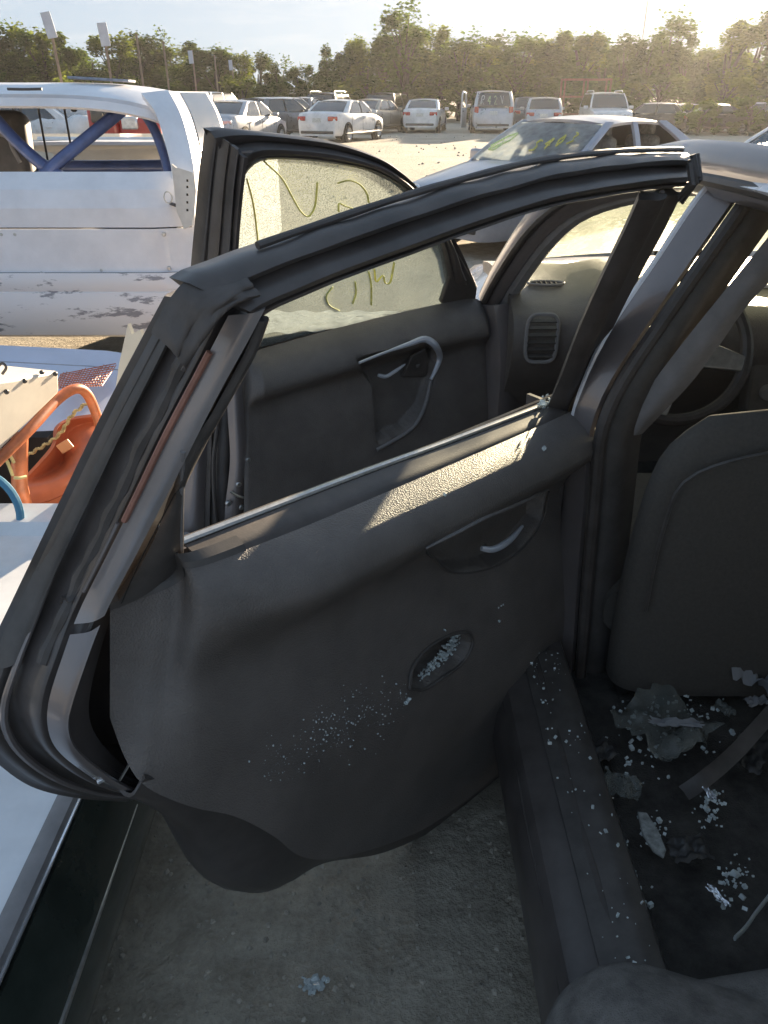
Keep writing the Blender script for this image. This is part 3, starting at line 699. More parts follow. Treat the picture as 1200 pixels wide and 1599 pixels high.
def panel_o(px, py):
    """offset of the relief at a place on the panel, by nearest vertex"""
    best = None
    r = ray(px, py).normalized()
    for row in base[::2]:
        for p in row[::2]:
            q = p - EYE; d2 = (q - r * q.dot(r)).length_squared
            if best is None or d2 < best[0]: best = (d2, p)
    return (best[1] - RD.o).dot(RD.n)
def pan(px, py, lift=0.0):
    o = panel_o(px, py); return RD.flat(px, py, o + lift)
# press the handle bay and the pull cup into the relief
def inpoly(x, y, poly):
    c = False; j = len(poly) - 1
    for i in range(len(poly)):
        xi, yi = poly[i]; xj, yj = poly[j]
        if (yi > y) != (yj > y) and x < (xj - xi) * (y - yi) / (yj - yi) + xi: c = not c
        j = i
    return c
def tzs(pts): return [RD.tz(pan(x, y)) for x, y in pts]
bay = tzs([(664, 858), (760, 806), (858, 766), (846, 812), (812, 858), (765, 886), (706, 893)])
cup = tzs([(640, 1072), (648, 1040), (672, 1010), (705, 992), (730, 990), (736, 1006), (720, 1034), (690, 1056), (660, 1074)])
def dist_in(t, z, poly):
    dmin = 9
    for i in range(len(poly)):
        a_ = Vector(poly[i]); b_ = Vector(poly[(i + 1) % len(poly)]); p = Vector((t, z)); ab = b_ - a_
        f = max(0, min(1, (p - a_).dot(ab) / max(1e-9, ab.length_squared))); dmin = min(dmin, (p - a_ - ab * f).length)
    return dmin
rows2 = []
# refine grid first (x2) so the pressings have clean edges
fine = []
for r in rows:
    rr = []
    for i in range(len(r) - 1): rr += [r[i], r[i].lerp(r[i + 1], .5)]
    fine.append(rr + [r[-1]])
for i in range(len(fine)):
    rows2.append(fine[i])
    if i < len(fine) - 1: rows2.append([p.lerp(q, .5) for p, q in zip(fine[i], fine[i + 1])])
for r in rows2:
    for i, p in enumerate(r):
        t, z = RD.tz(p)
        for poly, depth, wd in ((bay, .034, .010), (cup, .045, .007)):
            if inpoly(t, z, poly):
                d = dist_in(t, z, poly); k = min(1, d / wd); k = k * k * (3 - 2 * k)
                r[i] = r[i] - RD.n * depth * k
rsub(MB().grid(rows2), 'trim_panel', M['pad'], angle=60)
rsub(MB().grid([[p - RD.n * .06 for p in r[70:-8:4]] for r in rows2[16::4]]), 'inner_panel', M['dark'])
# filler between the corner trim and the pad
rsub(MB().grid([[top[i] - RD.n * .012 + Vector((0, 0, .012)), top[i].lerp(rows[0][i], .5) + Vector((0, 0, .006)), rows[0][i] + Vector((0, 0, -.002))] for i in range(0, 30)]), 'corner_filler', M['plastic'], solid=.004)
# lip round the bay, pull-cup rim
rsub(MB().tube(resample([pan(x, y, .003) for x, y in ((666, 856), (712, 832), (760, 806), (810, 785), (856, 765))], 30), [.002 + .0035 * math.sin(math.pi * i / 29) for i in range(30)], 8), 'armrest_edge', M['plastic_grey'])
rsub(MB().tube(resample([pan(x, y, .002) for x, y in ((858, 768), (848, 812), (815, 858), (768, 887), (708, 894), (668, 862))], 30), .0022, 6), 'bay_edge', M['plastic'])
cupr = [pan(x, y, .002) for x, y in ((640, 1074), (646, 1040), (672, 1009), (705, 991), (732, 988), (738, 1006), (722, 1036), (692, 1058), (662, 1077), (640, 1074))]
rsub(MB().tube(resample(cupr, 44), .0036, 8), 'pull_cup_rim', M['plastic'])
# chrome release handle
hb = [pan(x, y, l) for x, y, l in ((752, 856, .022), (768, 858, .030), (784, 852, .034), (800, 840, .030), (816, 822, .022))]
rsub(MB().tube(resample(hb, 24), [.003 + .005 * math.sin(math.pi * (.15 + .8 * i / 23)) for i in range(24)], 10, flat=.8), 'release_handle', M['satin_bright'])
rsub(MB().tube([pan(756, 852, .004), pan(760, 856, .024), pan(768, 859, .028)], .005, 8), 'handle_pivot', M['alu'])
# latch bracket at the bottom corner
lb = RD.at(168, 1222, .02); lc = RD.at(182, 1226, .02); ld = RD.at(202, 1194, .03)
rsub(MB().tube([RD.at(118, 1188, .012), RD.at(150, 1212, .018), lb, lc, RD.at(190, 1214, .026), ld], .0022, 6), 'bracket_edge', M['alu'])
rsub(MB().box(RD.at(161, 1217, .02), (.016, .006, .006), Matrix.Rotation(R(40), 3, 'Z')), 'clip', M['chrome'], bevel=.001)
# outer skin below the trim and its lower hem
S0 = rl([(196, 1240), (236, 1256), (284, 1292), (318, 1340), (350, 1378), (395, 1392), (440, 1382), (500, 1346), (600, 1325), (700, 1275), (800, 1200), (860, 1120)], .03)
S1 = rl([(226, 1212), (262, 1215), (318, 1225), (362, 1240), (398, 1262), (430, 1275), (462, 1280), (510, 1280), (600, 1260), (700, 1210), (790, 1140), (850, 1060)], .075)
S2 = [RD.p(RD.tz(p)[0], -.075, max(p.z + .03, .30)) for p in S0]
S3 = [RD.p(RD.tz(p)[0], -.105, .62) for p in S0]
S4 = [RD.p(RD.tz(p)[0], -.06, .90) for p in S0]
S5 = [RD.p(RD.tz(p)[0], -.02, .945) for p in S0]
rsub(loft([S1, S0, S2, S3, S4, S5], 60, 5), 'door_skin', M['rubber_gloss'], solid=.006)
# hinge edge of the door
H0 = [RD.p(-.03, .0, z) for z in (.30, .5, .7, .94)]; H1 = [RD.p(-.045, -.08, z) for z in (.30, .5, .7, .94)]; Hm = [RD.p(0, .06, z) for z in (.30, .5, .7, .94)]
rsub(loft([Hm, H0, H1], 10, 3), 'hinge_edge', M['rubber'], solid=.01)
for z in (.45, .78):
    rsub(MB().box(RD.p(-.05, -.05, z), (.07, .05, .05), Matrix.Rotation(R(-45), 3, 'Z')), 'hinge', M['taupe'], bevel=.008)

# crumbs of the broken window
def crumbs(name, label, pts, mat_, lo=.002, hi=.0055):
    g = MB()
    for p in pts:
        r = lo + (hi - lo) * rnd.random() ** 2.2; q = Matrix.Rotation(rnd.uniform(0, 6.28), 3, 'Z') @ Matrix.Rotation(rnd.uniform(0, 6.28), 3, 'X')
        g.box(p, (r * rnd.uniform(.8, 1.6), r, r * rnd.uniform(.5, 1.1)), q)
    return tag(g.build(name, mat_, angle=None), label, 'broken glass', kind='stuff')
pts = []
for i in range(260):
    k = rnd.random(); x = 655 + 62 * k + rnd.gauss(0, 3); y = 1066 - 58 * k + rnd.uniform(-26, 2) * (.35 + .65 * k)
    pts.append(pan(x, y, -.026 + rnd.uniform(0, .014)))
crumbs('glass_crumbs', 'pile of pale blue glass crumbs in the pull cup of the rear door', pts, M['crumb'])
pts = [pan(rnd.gauss(850, 0), 700, .0) for i in range(1)]
for i in range(46): pts.append(RD.at(853 + rnd.gauss(0, 5), 631 + rnd.gauss(0, 6), rnd.uniform(-.004, .014)))
crumbs('glass_crumbs', 'cluster of glass crumbs at the front end of the bright belt strip', pts, M['crumb'], .003, .008)
pts = []
for i in range(300):
    k = rnd.random(); x = 425 + 200 * k + rnd.gauss(0, 18); y = 1195 - 110 * k + rnd.gauss(0, 22)
    pts.append(pan(x, y, .0015))
crumbs('glass_crumbs', 'fine glass dust sprinkled over the lower rear door panel', pts, M['crumb'], .0006, .0024)
pts = [pan(x, y, .002) for x, y in ((637, 1094), (634, 1098), (640, 1091), (783, 946), (786, 944), (779, 949), (695, 772), (694, 769), (780, 970), (695, 984))]
crumbs('glass_crumbs', 'few single glass crumbs stuck on the dark rear door panel', pts, M['crumb'], .003, .006)

# ------------------------------------------------------------------ front door
FD = DoorFrame((.285, 2.40, 0), R(61), .965, .55)
def fl(pts, o): return [FD.at(x, y, (o[i] if isinstance(o, (list, tuple)) else o)) for i, (x, y) in enumerate(pts)]
# end face (latch side)
f_0 = fl([(320, 204), (312, 260), (305, 340), (298, 420), (292, 520), (287, 640), (284, 760), (282, 860), (288, 960)], -.06)
f_1 = fl([(342, 214), (334, 280), (328, 350), (322, 430), (316, 530), (312, 640), (308, 760), (306, 860), (310, 960)], -.02)
f_2 = fl([(360, 226), (352, 290), (347, 360), (342, 430), (338, 530), (336, 640), (333, 760), (332, 860), (335, 960)], .03)
f_3 = fl([(374, 240), (367, 300), (362, 380), (360, 450), (362, 560), (364, 660), (360, 760), (360, 860), (362, 960)], .045)
f_4 = fl([(382, 246), (374, 310), (368, 390), (368, 450), (384, 560), (388, 660), (390, 760), (390, 860), (392, 960)], .07)
rows = [resample(l, 60) for l in (f_0, f_1, f_2, f_3, f_4)]
full = []
for i, r in enumerate(rows):
    full.append(r)
    if i < 4:
        dep = (.012, -.012, .012, -.006)[i]
        full.append([p.lerp(q, .3) + FD.n * dep * .7 for p, q in zip(r, rows[i + 1])]); full.append([p.lerp(q, .68) + FD.n * dep for p, q in zip(r, rows[i + 1])])
cols = [catmull([r[j] for r in full], 3) for j in range(60)]
fdoor = cb(MB().grid([[c[i] for c in cols] for i in range(len(cols[0]))]), 'front_door', M['rubber_gloss'], solid=.008, soff=-1)
fdoor['label'] = 'front left door with yellow marker numbers on its wet window'
fsub = lambda mb, name, m, **k: cb(mb, name, m, fdoor, **k)
sa = resample([p + FD.n * .012 for p in rows[1]], 50); sb = resample([p.lerp(q, .75) + FD.n * .014 for p, q in zip(rows[1], rows[2])], 50)
fsub(loft([sa, [p.lerp(q, .5) + FD.n * .006 for p, q in zip(sa, sb)], sb], 50, 4), 'frame_strip', M['rubber'], solid=.003)
lo0 = fl([(300, 640), (292, 720), (288, 800), (286, 860), (288, 940)], .0); lo1 = fl([(326, 620), (322, 720), (319, 800), (318, 860), (320, 940)], .02)
fsub(loft([lo0, [p.lerp(q, .5) + FD.n * .012 for p, q in zip(lo0, lo1)], lo1], 30, 5), 'shut_face', M['taupe'], solid=.004)
lo0 = fl([(352, 560), (356, 640), (360, 720), (352, 800), (350, 900)], .07); lo1 = fl([(372, 550), (380, 640), (384, 720), (378, 800), (376, 900)], .085)
fsub(loft([lo0, [p.lerp(q, .5) + FD.n * .012 for p, q in zip(lo0, lo1)], lo1], 30, 5), 'shut_face', M['taupe'], solid=.004)
fsub(MB().tube(resample(fl([(338, 600), (340, 660), (334, 720), (336, 790), (344, 850)], .05), 30), .006, 8), 'weather_seal', M['rubber'])
for x, y in ((373, 756), (357, 786), (377, 792), (388, 718)):
    p = FD.at(x, y, .088); Mx = Matrix.Translation(p) @ FD.n.to_track_quat('Z', 'Y').to_matrix().to_4x4()
    fsub(MB().lathe([(0, .006), (.006, .006), (.0085, .002), (.0085, -.004)], 12, Mx), 'bolt', M['alu'])
fsub(MB().tube([FD.at(360, 768, .088), FD.at(372, 775, .094), FD.at(386, 778, .09)], .004, 6), 'latch', M['alu'])
# rail
T0 = [(324, 200), (350, 199), (400, 204), (460, 211), (520, 220), (570, 236), (610, 256), (650, 292), (690, 345), (720, 395), (746, 448)]
T3 = [(374, 296), (384, 272), (410, 251), (470, 250), (530, 257), (575, 266), (602, 277), (634, 297), (672, 345), (692, 382), (704, 440)]
a = resample(fl(T0, -.02), 56); b = resample(fl(T3, .01), 56)
rows = [[a[i].lerp(b[i], s) + FD.n * o for s, o in ((0, -.03), (.04, .006), (.15, .018), (.30, .012), (.36, .002), (.45, .014), (.62, .024), (.78, .020), (.86, .006), (.93, .008), (1, .0), (1, -.03), (.5, -.045))] for i in range(56)]
fsub(MB().grid(rows, cu=True), 'window_frame', M['rubber_gloss'], angle=50)
fsub(MB().tube([p + FD.n * .008 for p in resample(fl([(375, 238), (440, 234), (520, 242), (580, 258), (625, 284)], .01), 30)], .003, 6), 'frame_bead', M['taupe'])
# glass
GT = [(364, 430), (366, 330), (384, 270), (412, 249), (480, 249), (560, 261), (604, 275), (640, 298), (680, 350), (700, 400), (704, 450)]
GB = [(360, 560), (380, 552), (400, 545), (430, 536), (470, 525), (520, 512), (560, 502), (610, 490), (650, 482), (690, 474), (712, 470)]
gt, gb = resample(fl(GT, .0), 40), resample(fl(GB, -.005), 40)
glass = fsub(MB().grid([[p.lerp(q, k / 10) for p, q in zip(gt, gb)] for k in range(11)]), 'window_glass', M['wet'], solid=.004)
def fmark(pts, r=.0048): cbm = MB().tube(resample(fl(pts, .005), 40), r, 6, flat=.35, up=FD.n); return fsub(cbm, 'marker_line', M['yellow_mark'])
fmark([(386, 280), (394, 310), (399, 340), (403, 376)])
fmark([(413, 252), (440, 278), (458, 310), (470, 330), (482, 338), (492, 322), (496, 285)])
fmark([(528, 286), (545, 282), (562, 288), (573, 302), (576, 316)])
fmark([(529, 330), (530, 318), (540, 322), (552, 326)])
fmark([(520, 448), (510, 462), (514, 476), (530, 485)])
fmark([(555, 440), (556, 458), (551, 474)])
fmark([(576, 424), (580, 445), (580, 476)])
fmark([(585, 420), (588, 440), (598, 430), (602, 442), (610, 440), (616, 410)])
# crinkled clear film over the lower glass
rows = []
for i in range(50):
    row = []
    for j in range(16):
        x = 398 + 235 * i / 49; y = 486 + 36 * j / 15 - 12 * (i / 49) * (j / 15) + 2 * math.sin(i * .7)
        if i / 49 > .55: y = 486 + (y - 486) * (1 - (i / 49 - .55) * 1.6)
        row.append(FD.at(x, y, .010 + .005 * noise.noise(Vector((i * .22, j * .35, 3))) + .002 * noise.noise(Vector((i * .6, j * .8, 7)))))
    rows.append(row)
fsub(MB().grid(rows), 'plastic_film', M['film'], angle=50)
# mirror corner
mc = fl([(700, 372), (722, 405), (746, 450), (742, 478), (700, 482), (690, 470), (704, 430)], .012)
fsub(MB().prism(mc, -FD.n * .02), 'mirror_corner', M['plastic'], bevel=.004)
fsub(MB().tube([FD.at(716, 412, .018), FD.at(728, 438, .02)], .002, 6), 'trim_edge', M['alu'])
# trim panel with rolled ledge
TOP = [(384, 560), (400, 548), (450, 533), (520, 514), (600, 494), (680, 476), (735, 466), (752, 470)]
BOT = [(380, 900), (400, 900), (450, 890), (520, 870), (600, 850), (680, 820), (735, 790), (790, 760)]
top = resample(fl(TOP, [.06, .03, .015, .015, .015, .015, .015, .015]), 90); bot = resample(fl(BOT, .12), 90); frow = []
for iv in range(81):
    s = iv / 80; row = []
    for iu in range(90):
        p = top[iu].lerp(bot[iu], s); dz = max(0, top[iu].z - p.z)
        led = .060 * (1 - math.exp(-dz / .03)) * (1 / (1 + math.exp((dz - .115) / .010))) + .02 * (1 - math.exp(-dz / .05))
        row.append(p + FD.n * led * min(1, iu / 5, (89 - iu) / 5) ** .5)
    frow.append(row)
def fo(px, py):
    r = ray(px, py).normalized(); best = None
    for row in frow[::2]:
        for p in row[::2]:
            q = p - EYE; d2 = (q - r * q.dot(r)).length_squared
            if best is None or d2 < best[0]: best = (d2, p)
    return FD.flat(px, py, (best[1] - FD.o).dot(FD.n))
fbay = [FD.tz(fo(x, y)) for x, y in ((554, 562), (610, 544), (662, 528), (684, 545), (680, 590), (664, 640), (636, 672), (588, 694), (580, 600))]
fr2 = []
for i in range(len(frow)):
    r = frow[i]; rr = []
    for k in range(len(r) - 1): rr += [r[k], r[k].lerp(r[k + 1], .5)]
    fr2.append(rr + [r[-1]])
for r in fr2:
    for i, p in enumerate(r):
        t, z = FD.tz(p)
        if inpoly(t, z, fbay):
            k = min(1, dist_in(t, z, fbay) / .012); k = k * k * (3 - 2 * k); r[i] = p - FD.n * .04 * k
fsub(MB().grid(fr2), 'trim_panel', M['pad'], angle=60)
fp = lambda x, y, l: fo(x, y) + FD.n * l
fsub(MB().tube(resample([fp(x, y, .004) for x, y in ((560, 566), (600, 550), (640, 536), (662, 529), (678, 538), (686, 556), (680, 576), (672, 592))], 40), [.0042 + .0065 * max(0, math.sin(math.pi * (i - 10) / 30)) for i in range(40)], 8), 'bright_trim', M['satin_bright'])
fsub(MB().tube(resample([fp(x, y, .003) for x, y in ((672, 594), (664, 630), (650, 660), (630, 678), (588, 702))], 30), .006, 8), 'pocket_edge', M['plastic_grey'])
fsub(MB().tube(resample([fp(x, y, .012) for x, y in ((588, 584), (600, 586), (614, 578), (630, 567))], 20), [.005, .0055, .006, .006, .006, .006, .006, .006, .006, .006, .006, .006, .006, .006, .005, .005, .004, .004, .003, .002], 8, flat=.8), 'release_handle', M['satin_bright'])
p = fp(658, 573, -.030); Mx = Matrix.Translation(p) @ (FD.n * .8 + Vector((0, 0, .6))).to_track_quat('Z', 'Y').to_matrix().to_4x4()
fsub(MB().lathe([(0, .012), (.008, .012), (.011, .008), (.013, 0), (.016, -.004)], 20, Mx), 'mirror_switch', M['plastic_grey'])
sw = [fp(x, y, -.026) for x, y in ((636, 592), (650, 560), (672, 548), (680, 570), (672, 592))]
fsub(MB().prism(sw, -FD.n * .01), 'switch_plate', M['plastic'], bevel=.003)
# outer skin of the front door
zs = (.28, .45, .65, .85, .955)
fsub(MB().grid([[FD.p(t, {.28: -.07, .45: -.10, .65: -.115, .85: -.09, .955: -.03}[z], z) for z in zs] for t in [-.02 + .98 * i / 14 for i in range(15)]]), 'door_skin', M['taupe'], solid=.006)
for z in (.45, .80): fsub(MB().box(FD.p(-.02, -.03, z), (.08, .05, .05), Matrix.Rotation(R(-25), 3, 'Z')), 'hinge', M['taupe'], bevel=.008)
# ------------------------------------------------------------------ the other cars in the yard
CARP = {
    'white': paint('white_car_paint', (0.72, 0.72, 0.72), 0.0, .3), 'silver': paint('silver_car_paint', (0.46, 0.47, 0.50), .5, .3),
    'pearl': paint('lilac_silver_paint', (0.34, 0.35, 0.40), .4, .32), 'black': paint('black_car_paint', (0.022, 0.023, 0.026), .1, .3),
    'grey': paint('grey_car_paint', (0.17, 0.18, 0.20), .4, .3), 'beige': paint('beige_car_paint', (0.40, 0.35, 0.29), .4, .35),
    'red': paint('red_car_paint', (0.42, 0.035, 0.03), .0, .4), 'maroon': paint('maroon_car_paint', (0.10, 0.03, 0.03), .1, .4), 'cream': paint('cream_paint', (0.55, 0.51, 0.43), 0, .5)}
STY = {   # stations: y (front +), hood/belt height, half width factor ; greenhouse y: screen base, roof front, roof rear, rear glass base ; roof z
    'sedan': dict(L=4.6, W=1.78, zr=1.43, zb=.93, hood=[(2.30, .55, .72), (2.26, .66, .82), (2.10, .74, .92), (1.6, .84, .98), (1.05, .93, 1.0), (.2, .955, 1.0), (-.9, .97, 1.0), (-1.45, 1.0, .985), (-1.95, 1.0, .95), (-2.22, .96, .88), (-2.30, .80, .82)], gh=(1.12, .35, -.75, -1.55), hr=.68),
    'suv': dict(L=4.5, W=1.84, zr=1.70, zb=1.04, hood=[(2.22, .62, .78), (2.18, .80, .86), (2.0, .92, .95), (1.4, 1.0, .99), (1.0, 1.04, 1.0), (.2, 1.06, 1.0), (-.9, 1.08, 1.0), (-1.8, 1.08, .98), (-2.15, 1.04, .93), (-2.24, .80, .88)], gh=(1.05, .40, -1.80, -2.12), hr=.70),
    'van': dict(L=4.9, W=1.94, zr=1.77, zb=1.05, hood=[(2.45, .60, .76), (2.40, .76, .86), (2.2, .88, .95), (1.7, 1.0, .99), (1.4, 1.05, 1.0), (.2, 1.05, 1.0), (-1.4, 1.06, 1.0), (-2.1, 1.06, .98), (-2.38, 1.03, .95), (-2.45, .80, .90)], gh=(1.65, .75, -2.08, -2.36), hr=.76),
    'hatch': dict(L=4.0, W=1.72, zr=1.50, zb=.96, hood=[(2.0, .56, .74), (1.95, .70, .86), (1.75, .82, .95), (1.2, .92, .99), (.85, .96, 1.0), (.0, .98, 1.0), (-1.0, 1.0, 1.0), (-1.6, 1.0, .98), (-1.9, .96, .92), (-2.0, .78, .86)], gh=(.95, .2, -1.35, -1.82), hr=.68)}
def sgnp(v, e): return math.copysign(abs(v) ** e, v)
def make_car(name, label, cat, loc, rz, style, col_, group='cars parked across the yard', bags=None, open_glass=False, marks=None, rack=False, tail='red', scale=1.0, glass='car_glass', wreck=0.0, hatch_open=False):
    S = STY[style]; t = thing(name, label, cat, loc, rz, group); t.scale = (scale,) * 3
    hw0 = S['W'] / 2; body_m = CARP[col_]; sd = rnd.random() * 50
    def bp(mb, nm, m, parent=t, **k): return mb.build(nm, m, parent, **k)
    rows = []
    zs = .24
    H = catmull([Vector(h) for h in S['hood']], 4)
    for y, zb, wf in H:
        hw = hw0 * wf
        pr = [(.90, zs), (.97, zs + .08), (1.0, zs + .26), (1.0, zs + (zb - zs) * .66), (.975, zb - .09), (.95, zb - .02), (.84, zb + .012), (.5, zb + .035), (0, zb + .045)]
        ring = [Vector((-a * hw, y, z)) for a, z in pr] + [Vector((a * hw, y, z)) for a, z in pr[-2::-1]]
        if wreck: ring = [p + Vector((noise.noise(p * 2 + Vector((sd, 0, 0))), noise.noise(p * 2.1 + Vector((0, sd, 0))), noise.noise(p * 2.2 + Vector((0, 0, sd))))) * wreck for p in ring]
        rows.append(ring)
    g = MB().grid(rows); n = len(rows[0]); g.f += [tuple(range(n)), tuple(range((len(rows) - 1) * n, len(rows) * n))]
    body = bp(g, 'body', body_m, angle=50)
    yf, yr = S['hood'][0][0], S['hood'][-1][0]
    # shut lines
    ya, yb_, yc, yd = S['gh']; zb, zr, hr = S['zb'] - .01, S['zr'], S['hr']
    for sx in (-1, 1):
        for y in (ya - .05, (yb_ + yc) / 2 + .1, yd + .45):
            bp(MB().box((sx * hw0 * 1.001, y, .66), (.006, .008, .50)), 'door_seam', M['dark'], body)
        for y in ((yb_ + yc) / 2 + .25, yd + .58):
            bp(MB().box((sx * (hw0 + .012), y, zb - .13), (.03, .17, .035)), 'door_handle', body_m, body, bevel=.01)
        bp(MB().tube([(sx * hw0 * .99, yf - .55, .32), (sx * (hw0 + .012), 0, .31), (sx * hw0 * .99, yr + .55, .32)], .045, 8), 'sill', M['plastic'], body)
    # greenhouse surface function
    hb = hw0 * .93
    def W_(h): return hb + (hr - hb) * h + .025 * math.sin(math.pi * h)
    def YF(h): return ya + (yb_ - ya) * h + .03 * math.sin(math.pi * h)
    def YR(h): return yd + (yc - yd) * h - .05 * math.sin(math.pi * h)
    def Z_(h): return zb + (zr - .055 - zb) * h
    def side(sx, y, h, o=0): return Vector((sx * (W_(h) + o), y, Z_(h)))
    def frontp(s, h, o=0): return Vector((s * W_(h), YF(h) + o + .09 * (1 - s * s), Z_(h)))
    def rearp(s, h, o=0): return Vector((s * W_(h), YR(h) - o - .06 * (1 - s * s), Z_(h)))
    # roof
    rr = []
    for i in range(13):
        f = -1 + 2 * i / 12; y = (YF(1) + YR(1)) / 2 + f * (YF(1) - YR(1)) / 2
        rr.append([Vector((s * (hr - .01 * f * f), y + (.09 * (1 - s * s) if i == 12 else -.06 * (1 - s * s) if i == 0 else 0), zr - .055 * abs(s) ** 2.5 - .035 * f * f)) for s in [-1 + j / 6 for j in range(13)]])
    roof = bp(MB().grid(rr), 'roof', body_m, solid=.03, soff=-1)
    # pillars
    ym = (yb_ + yc) / 2 + .12
    for sx in (-1, 1):
        HS = [-.06 + 1.06 * q / 8 for q in range(9)]
        bp(MB().grid([[side(sx, YF(h) - .075, h, .004), side(sx, YF(h) - .03, h, .008), frontp(sx * .995, h, .006), frontp(sx * .93, h, .012)] for h in HS]), 'pillar', body_m, roof, solid=.035, soff=-1)
        bp(MB().grid([[side(sx, ym + .045 - .03 * h, h, .004), side(sx, ym - .045 - .03 * h, h, .004)] for h in HS]), 'pillar', M['plastic'] if not open_glass else body_m, roof, solid=.035, soff=-1)
        wr = .26 if style in ('sedan', 'hatch') else .16
        bp(MB().grid([[side(sx, YR(h) + wr * (1.15 - .45 * h), h, .004), side(sx, YR(h) + .06, h, .008), rearp(sx * .99, h, .004), rearp(sx * .84, h, .010)] for h in HS]), 'pillar', body_m, roof, solid=.04, soff=-1)
    # glazing
    def patch(fn, s0, s1, h0, h1, o, ns=8, nh=4): return MB().grid([[fn(s0 + (s1 - s0) * i / ns, h0 + (h1 - h0) * j / nh, o) for i in range(ns + 1)] for j in range(nh + 1)])
    gm = M[glass]
    ws = bp(patch(frontp, -.93, .93, .06, .94, .02), 'windscreen', M['sheen_screen'] if open_glass else gm, solid=.008)
    rw = bp(patch(rearp, -.84, .84, .12, .9, .03), 'rear_window', gm, solid=.008)
    def spatch(sx, y0a, y1a, y0b, y1b):
        return MB().grid([[side(sx, (y0a + (y0b - y0a) * j / 4) + ((y1a + (y1b - y1a) * j / 4) - (y0a + (y0b - y0a) * j / 4)) * i / 6, .08 + .84 * j / 4, .012) for i in range(7)] for j in range(5)])
    if not open_glass:
        for sx in (-1, 1):
            bp(spatch(sx, ym + .06, YF(.08) - .12, ym + .03, YF(.92) - .10), 'side_window', gm, solid=.006)
            bp(spatch(sx, YR(.08) + .30, ym - .06, YR(.92) + .14, ym - .08), 'side_window', gm, solid=.006)
    else:
        bp(MB().box((0, (ya + yd) / 2, zb + .0), (hb * 1.9, ya - yd, .03)), 'cabin_floor', M['dark'], body)
        for sx in (-1, 1):
            for y in (.12, -.75):
                st = bp(MB().box((sx * .36, y, zb + .12), (.46, .16, .34), Matrix.Rotation(R(12), 3, 'X')), 'seat_back', M['fabric_light'], body, bevel=.06, seg=4)
                bp(MB().box((sx * .36, y - .07, zb + .36), (.24, .09, .14)), 'head_rest', M['fabric_light'], st, bevel=.035, seg=4)
        bp(MB().box((0, ya - .28, zb + .03), (hb * 1.7, .35, .10)), 'dashboard', M['plastic'], body, bevel=.03)
        bp(MB().tube([Vector((.36 * -1 + .17 * math.cos(a), ya - .55 - .06 * math.sin(a), zb + .08 + .16 * math.sin(a))) for a in [k * math.pi / 12 for k in range(24)]], .014, 6, closed=True), 'steering_wheel', M['rubber'], body)
    # wheels in dark arches
    wy = ((yf - .86), (yr + .86)); wr = .32 if style in ('sedan', 'hatch') else .35
    for y in wy:
        for sx in (-1, 1):
            Mx = Matrix.Translation((sx * (hw0 - .085), y, wr)) @ Matrix.Rotation(R(90), 4, 'Y')
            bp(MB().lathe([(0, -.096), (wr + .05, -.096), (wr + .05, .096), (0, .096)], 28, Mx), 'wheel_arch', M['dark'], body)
            Mx = Matrix.Translation((sx * (hw0 - .075), y, wr - .01)) @ Matrix.Rotation(R(90), 4, 'Y')
            wh = bp(MB().lathe([(wr * .62, -.10), (wr * .9, -.11), (wr, -.08), (wr, .08), (wr * .9, .11), (wr * .62, .10)], 28, Mx), 'wheel', M['tyre'])
            bp(MB().lathe([(0, -.10), (.05, -.105), (wr * .5, -.085), (wr * .62, -.112), (wr * .64, 0), (wr * .62, .112), (wr * .5, .085), (.05, .105), (0, .10)], 20, Mx), 'rim', M['rim'], wh)
    # lamps, plates, bumpers, mirrors
    zl = .70 if style in ('sedan', 'hatch') else .80
    for sx in (-1, 1):
        bp(MB().box((sx * hw0 * .68, yf - .085, zl - .03), (.36, .14, .14), Matrix.Rotation(-sx * R(28), 3, 'Z')), 'headlight', M['clear_lamp'], body, bevel=.035, seg=3)
        if style == 'van' or style == 'suv':
            bp(MB().box((sx * hw0 * .80, yr + .07, zl + .18), (.20, .14, .26), Matrix.Rotation(sx * R(14), 3, 'Z')), 'taillight', M['red_lamp'], body, bevel=.03, seg=3)
        else:
            bp(MB().box((sx * hw0 * .70, yr + .055, zl + .11), (.36, .14, .15), Matrix.Rotation(sx * R(22), 3, 'Z')), 'taillight', M['red_lamp'] if tail == 'red' else M['clear_lamp'], body, bevel=.035, seg=3)
        mr = bp(MB().box((sx * (hw0 + .09), ya - .30, zb + .06), (.20, .09, .13)), 'mirror', body_m, bevel=.03, seg=3)
    bp(MB().box((0, yr - .005, zl + .06), (.34, .02, .14)), 'licence_plate', M['plate'], body, bevel=.005)
    bp(MB().box((0, yr + .015, .36), (hw0 * 1.5, .08, .10)), 'rear_valance', M['plastic'], body, bevel=.03)
    bp(MB().box((0, yf - .04, .50), (hw0 * .95, .10, .12)), 'grille', M['plastic'], body, bevel=.02)
    bp(MB().box((0, yf - .01, .345), (hw0 * 1.3, .08, .07)), 'front_valance', M['plastic'], body, bevel=.02)
    if rack:
        for sx in (-1, 1): bp(MB().tube([(sx * (hr - .06), YF(1) - .15, zr + .0), (sx * (hr - .06), YF(1) - .3, zr + .05), (sx * (hr - .06), YR(1) + .3, zr + .05), (sx * (hr - .06), YR(1) + .12, zr)], .022, 8), 'roof_rack', M['alu'], roof)
    if marks:
        for face, m_, pts in marks:
            fn = rearp if face == 'rear' else frontp
            lines = [fn(a, b, .045) for a, b in pts]
            bp(MB().tube(resample(lines, 3 * len(lines), smooth=False), .012, 6, flat=.4), 'marker_line', M[m_], rw if face == 'rear' else ws)
    t['style'] = style
    return t
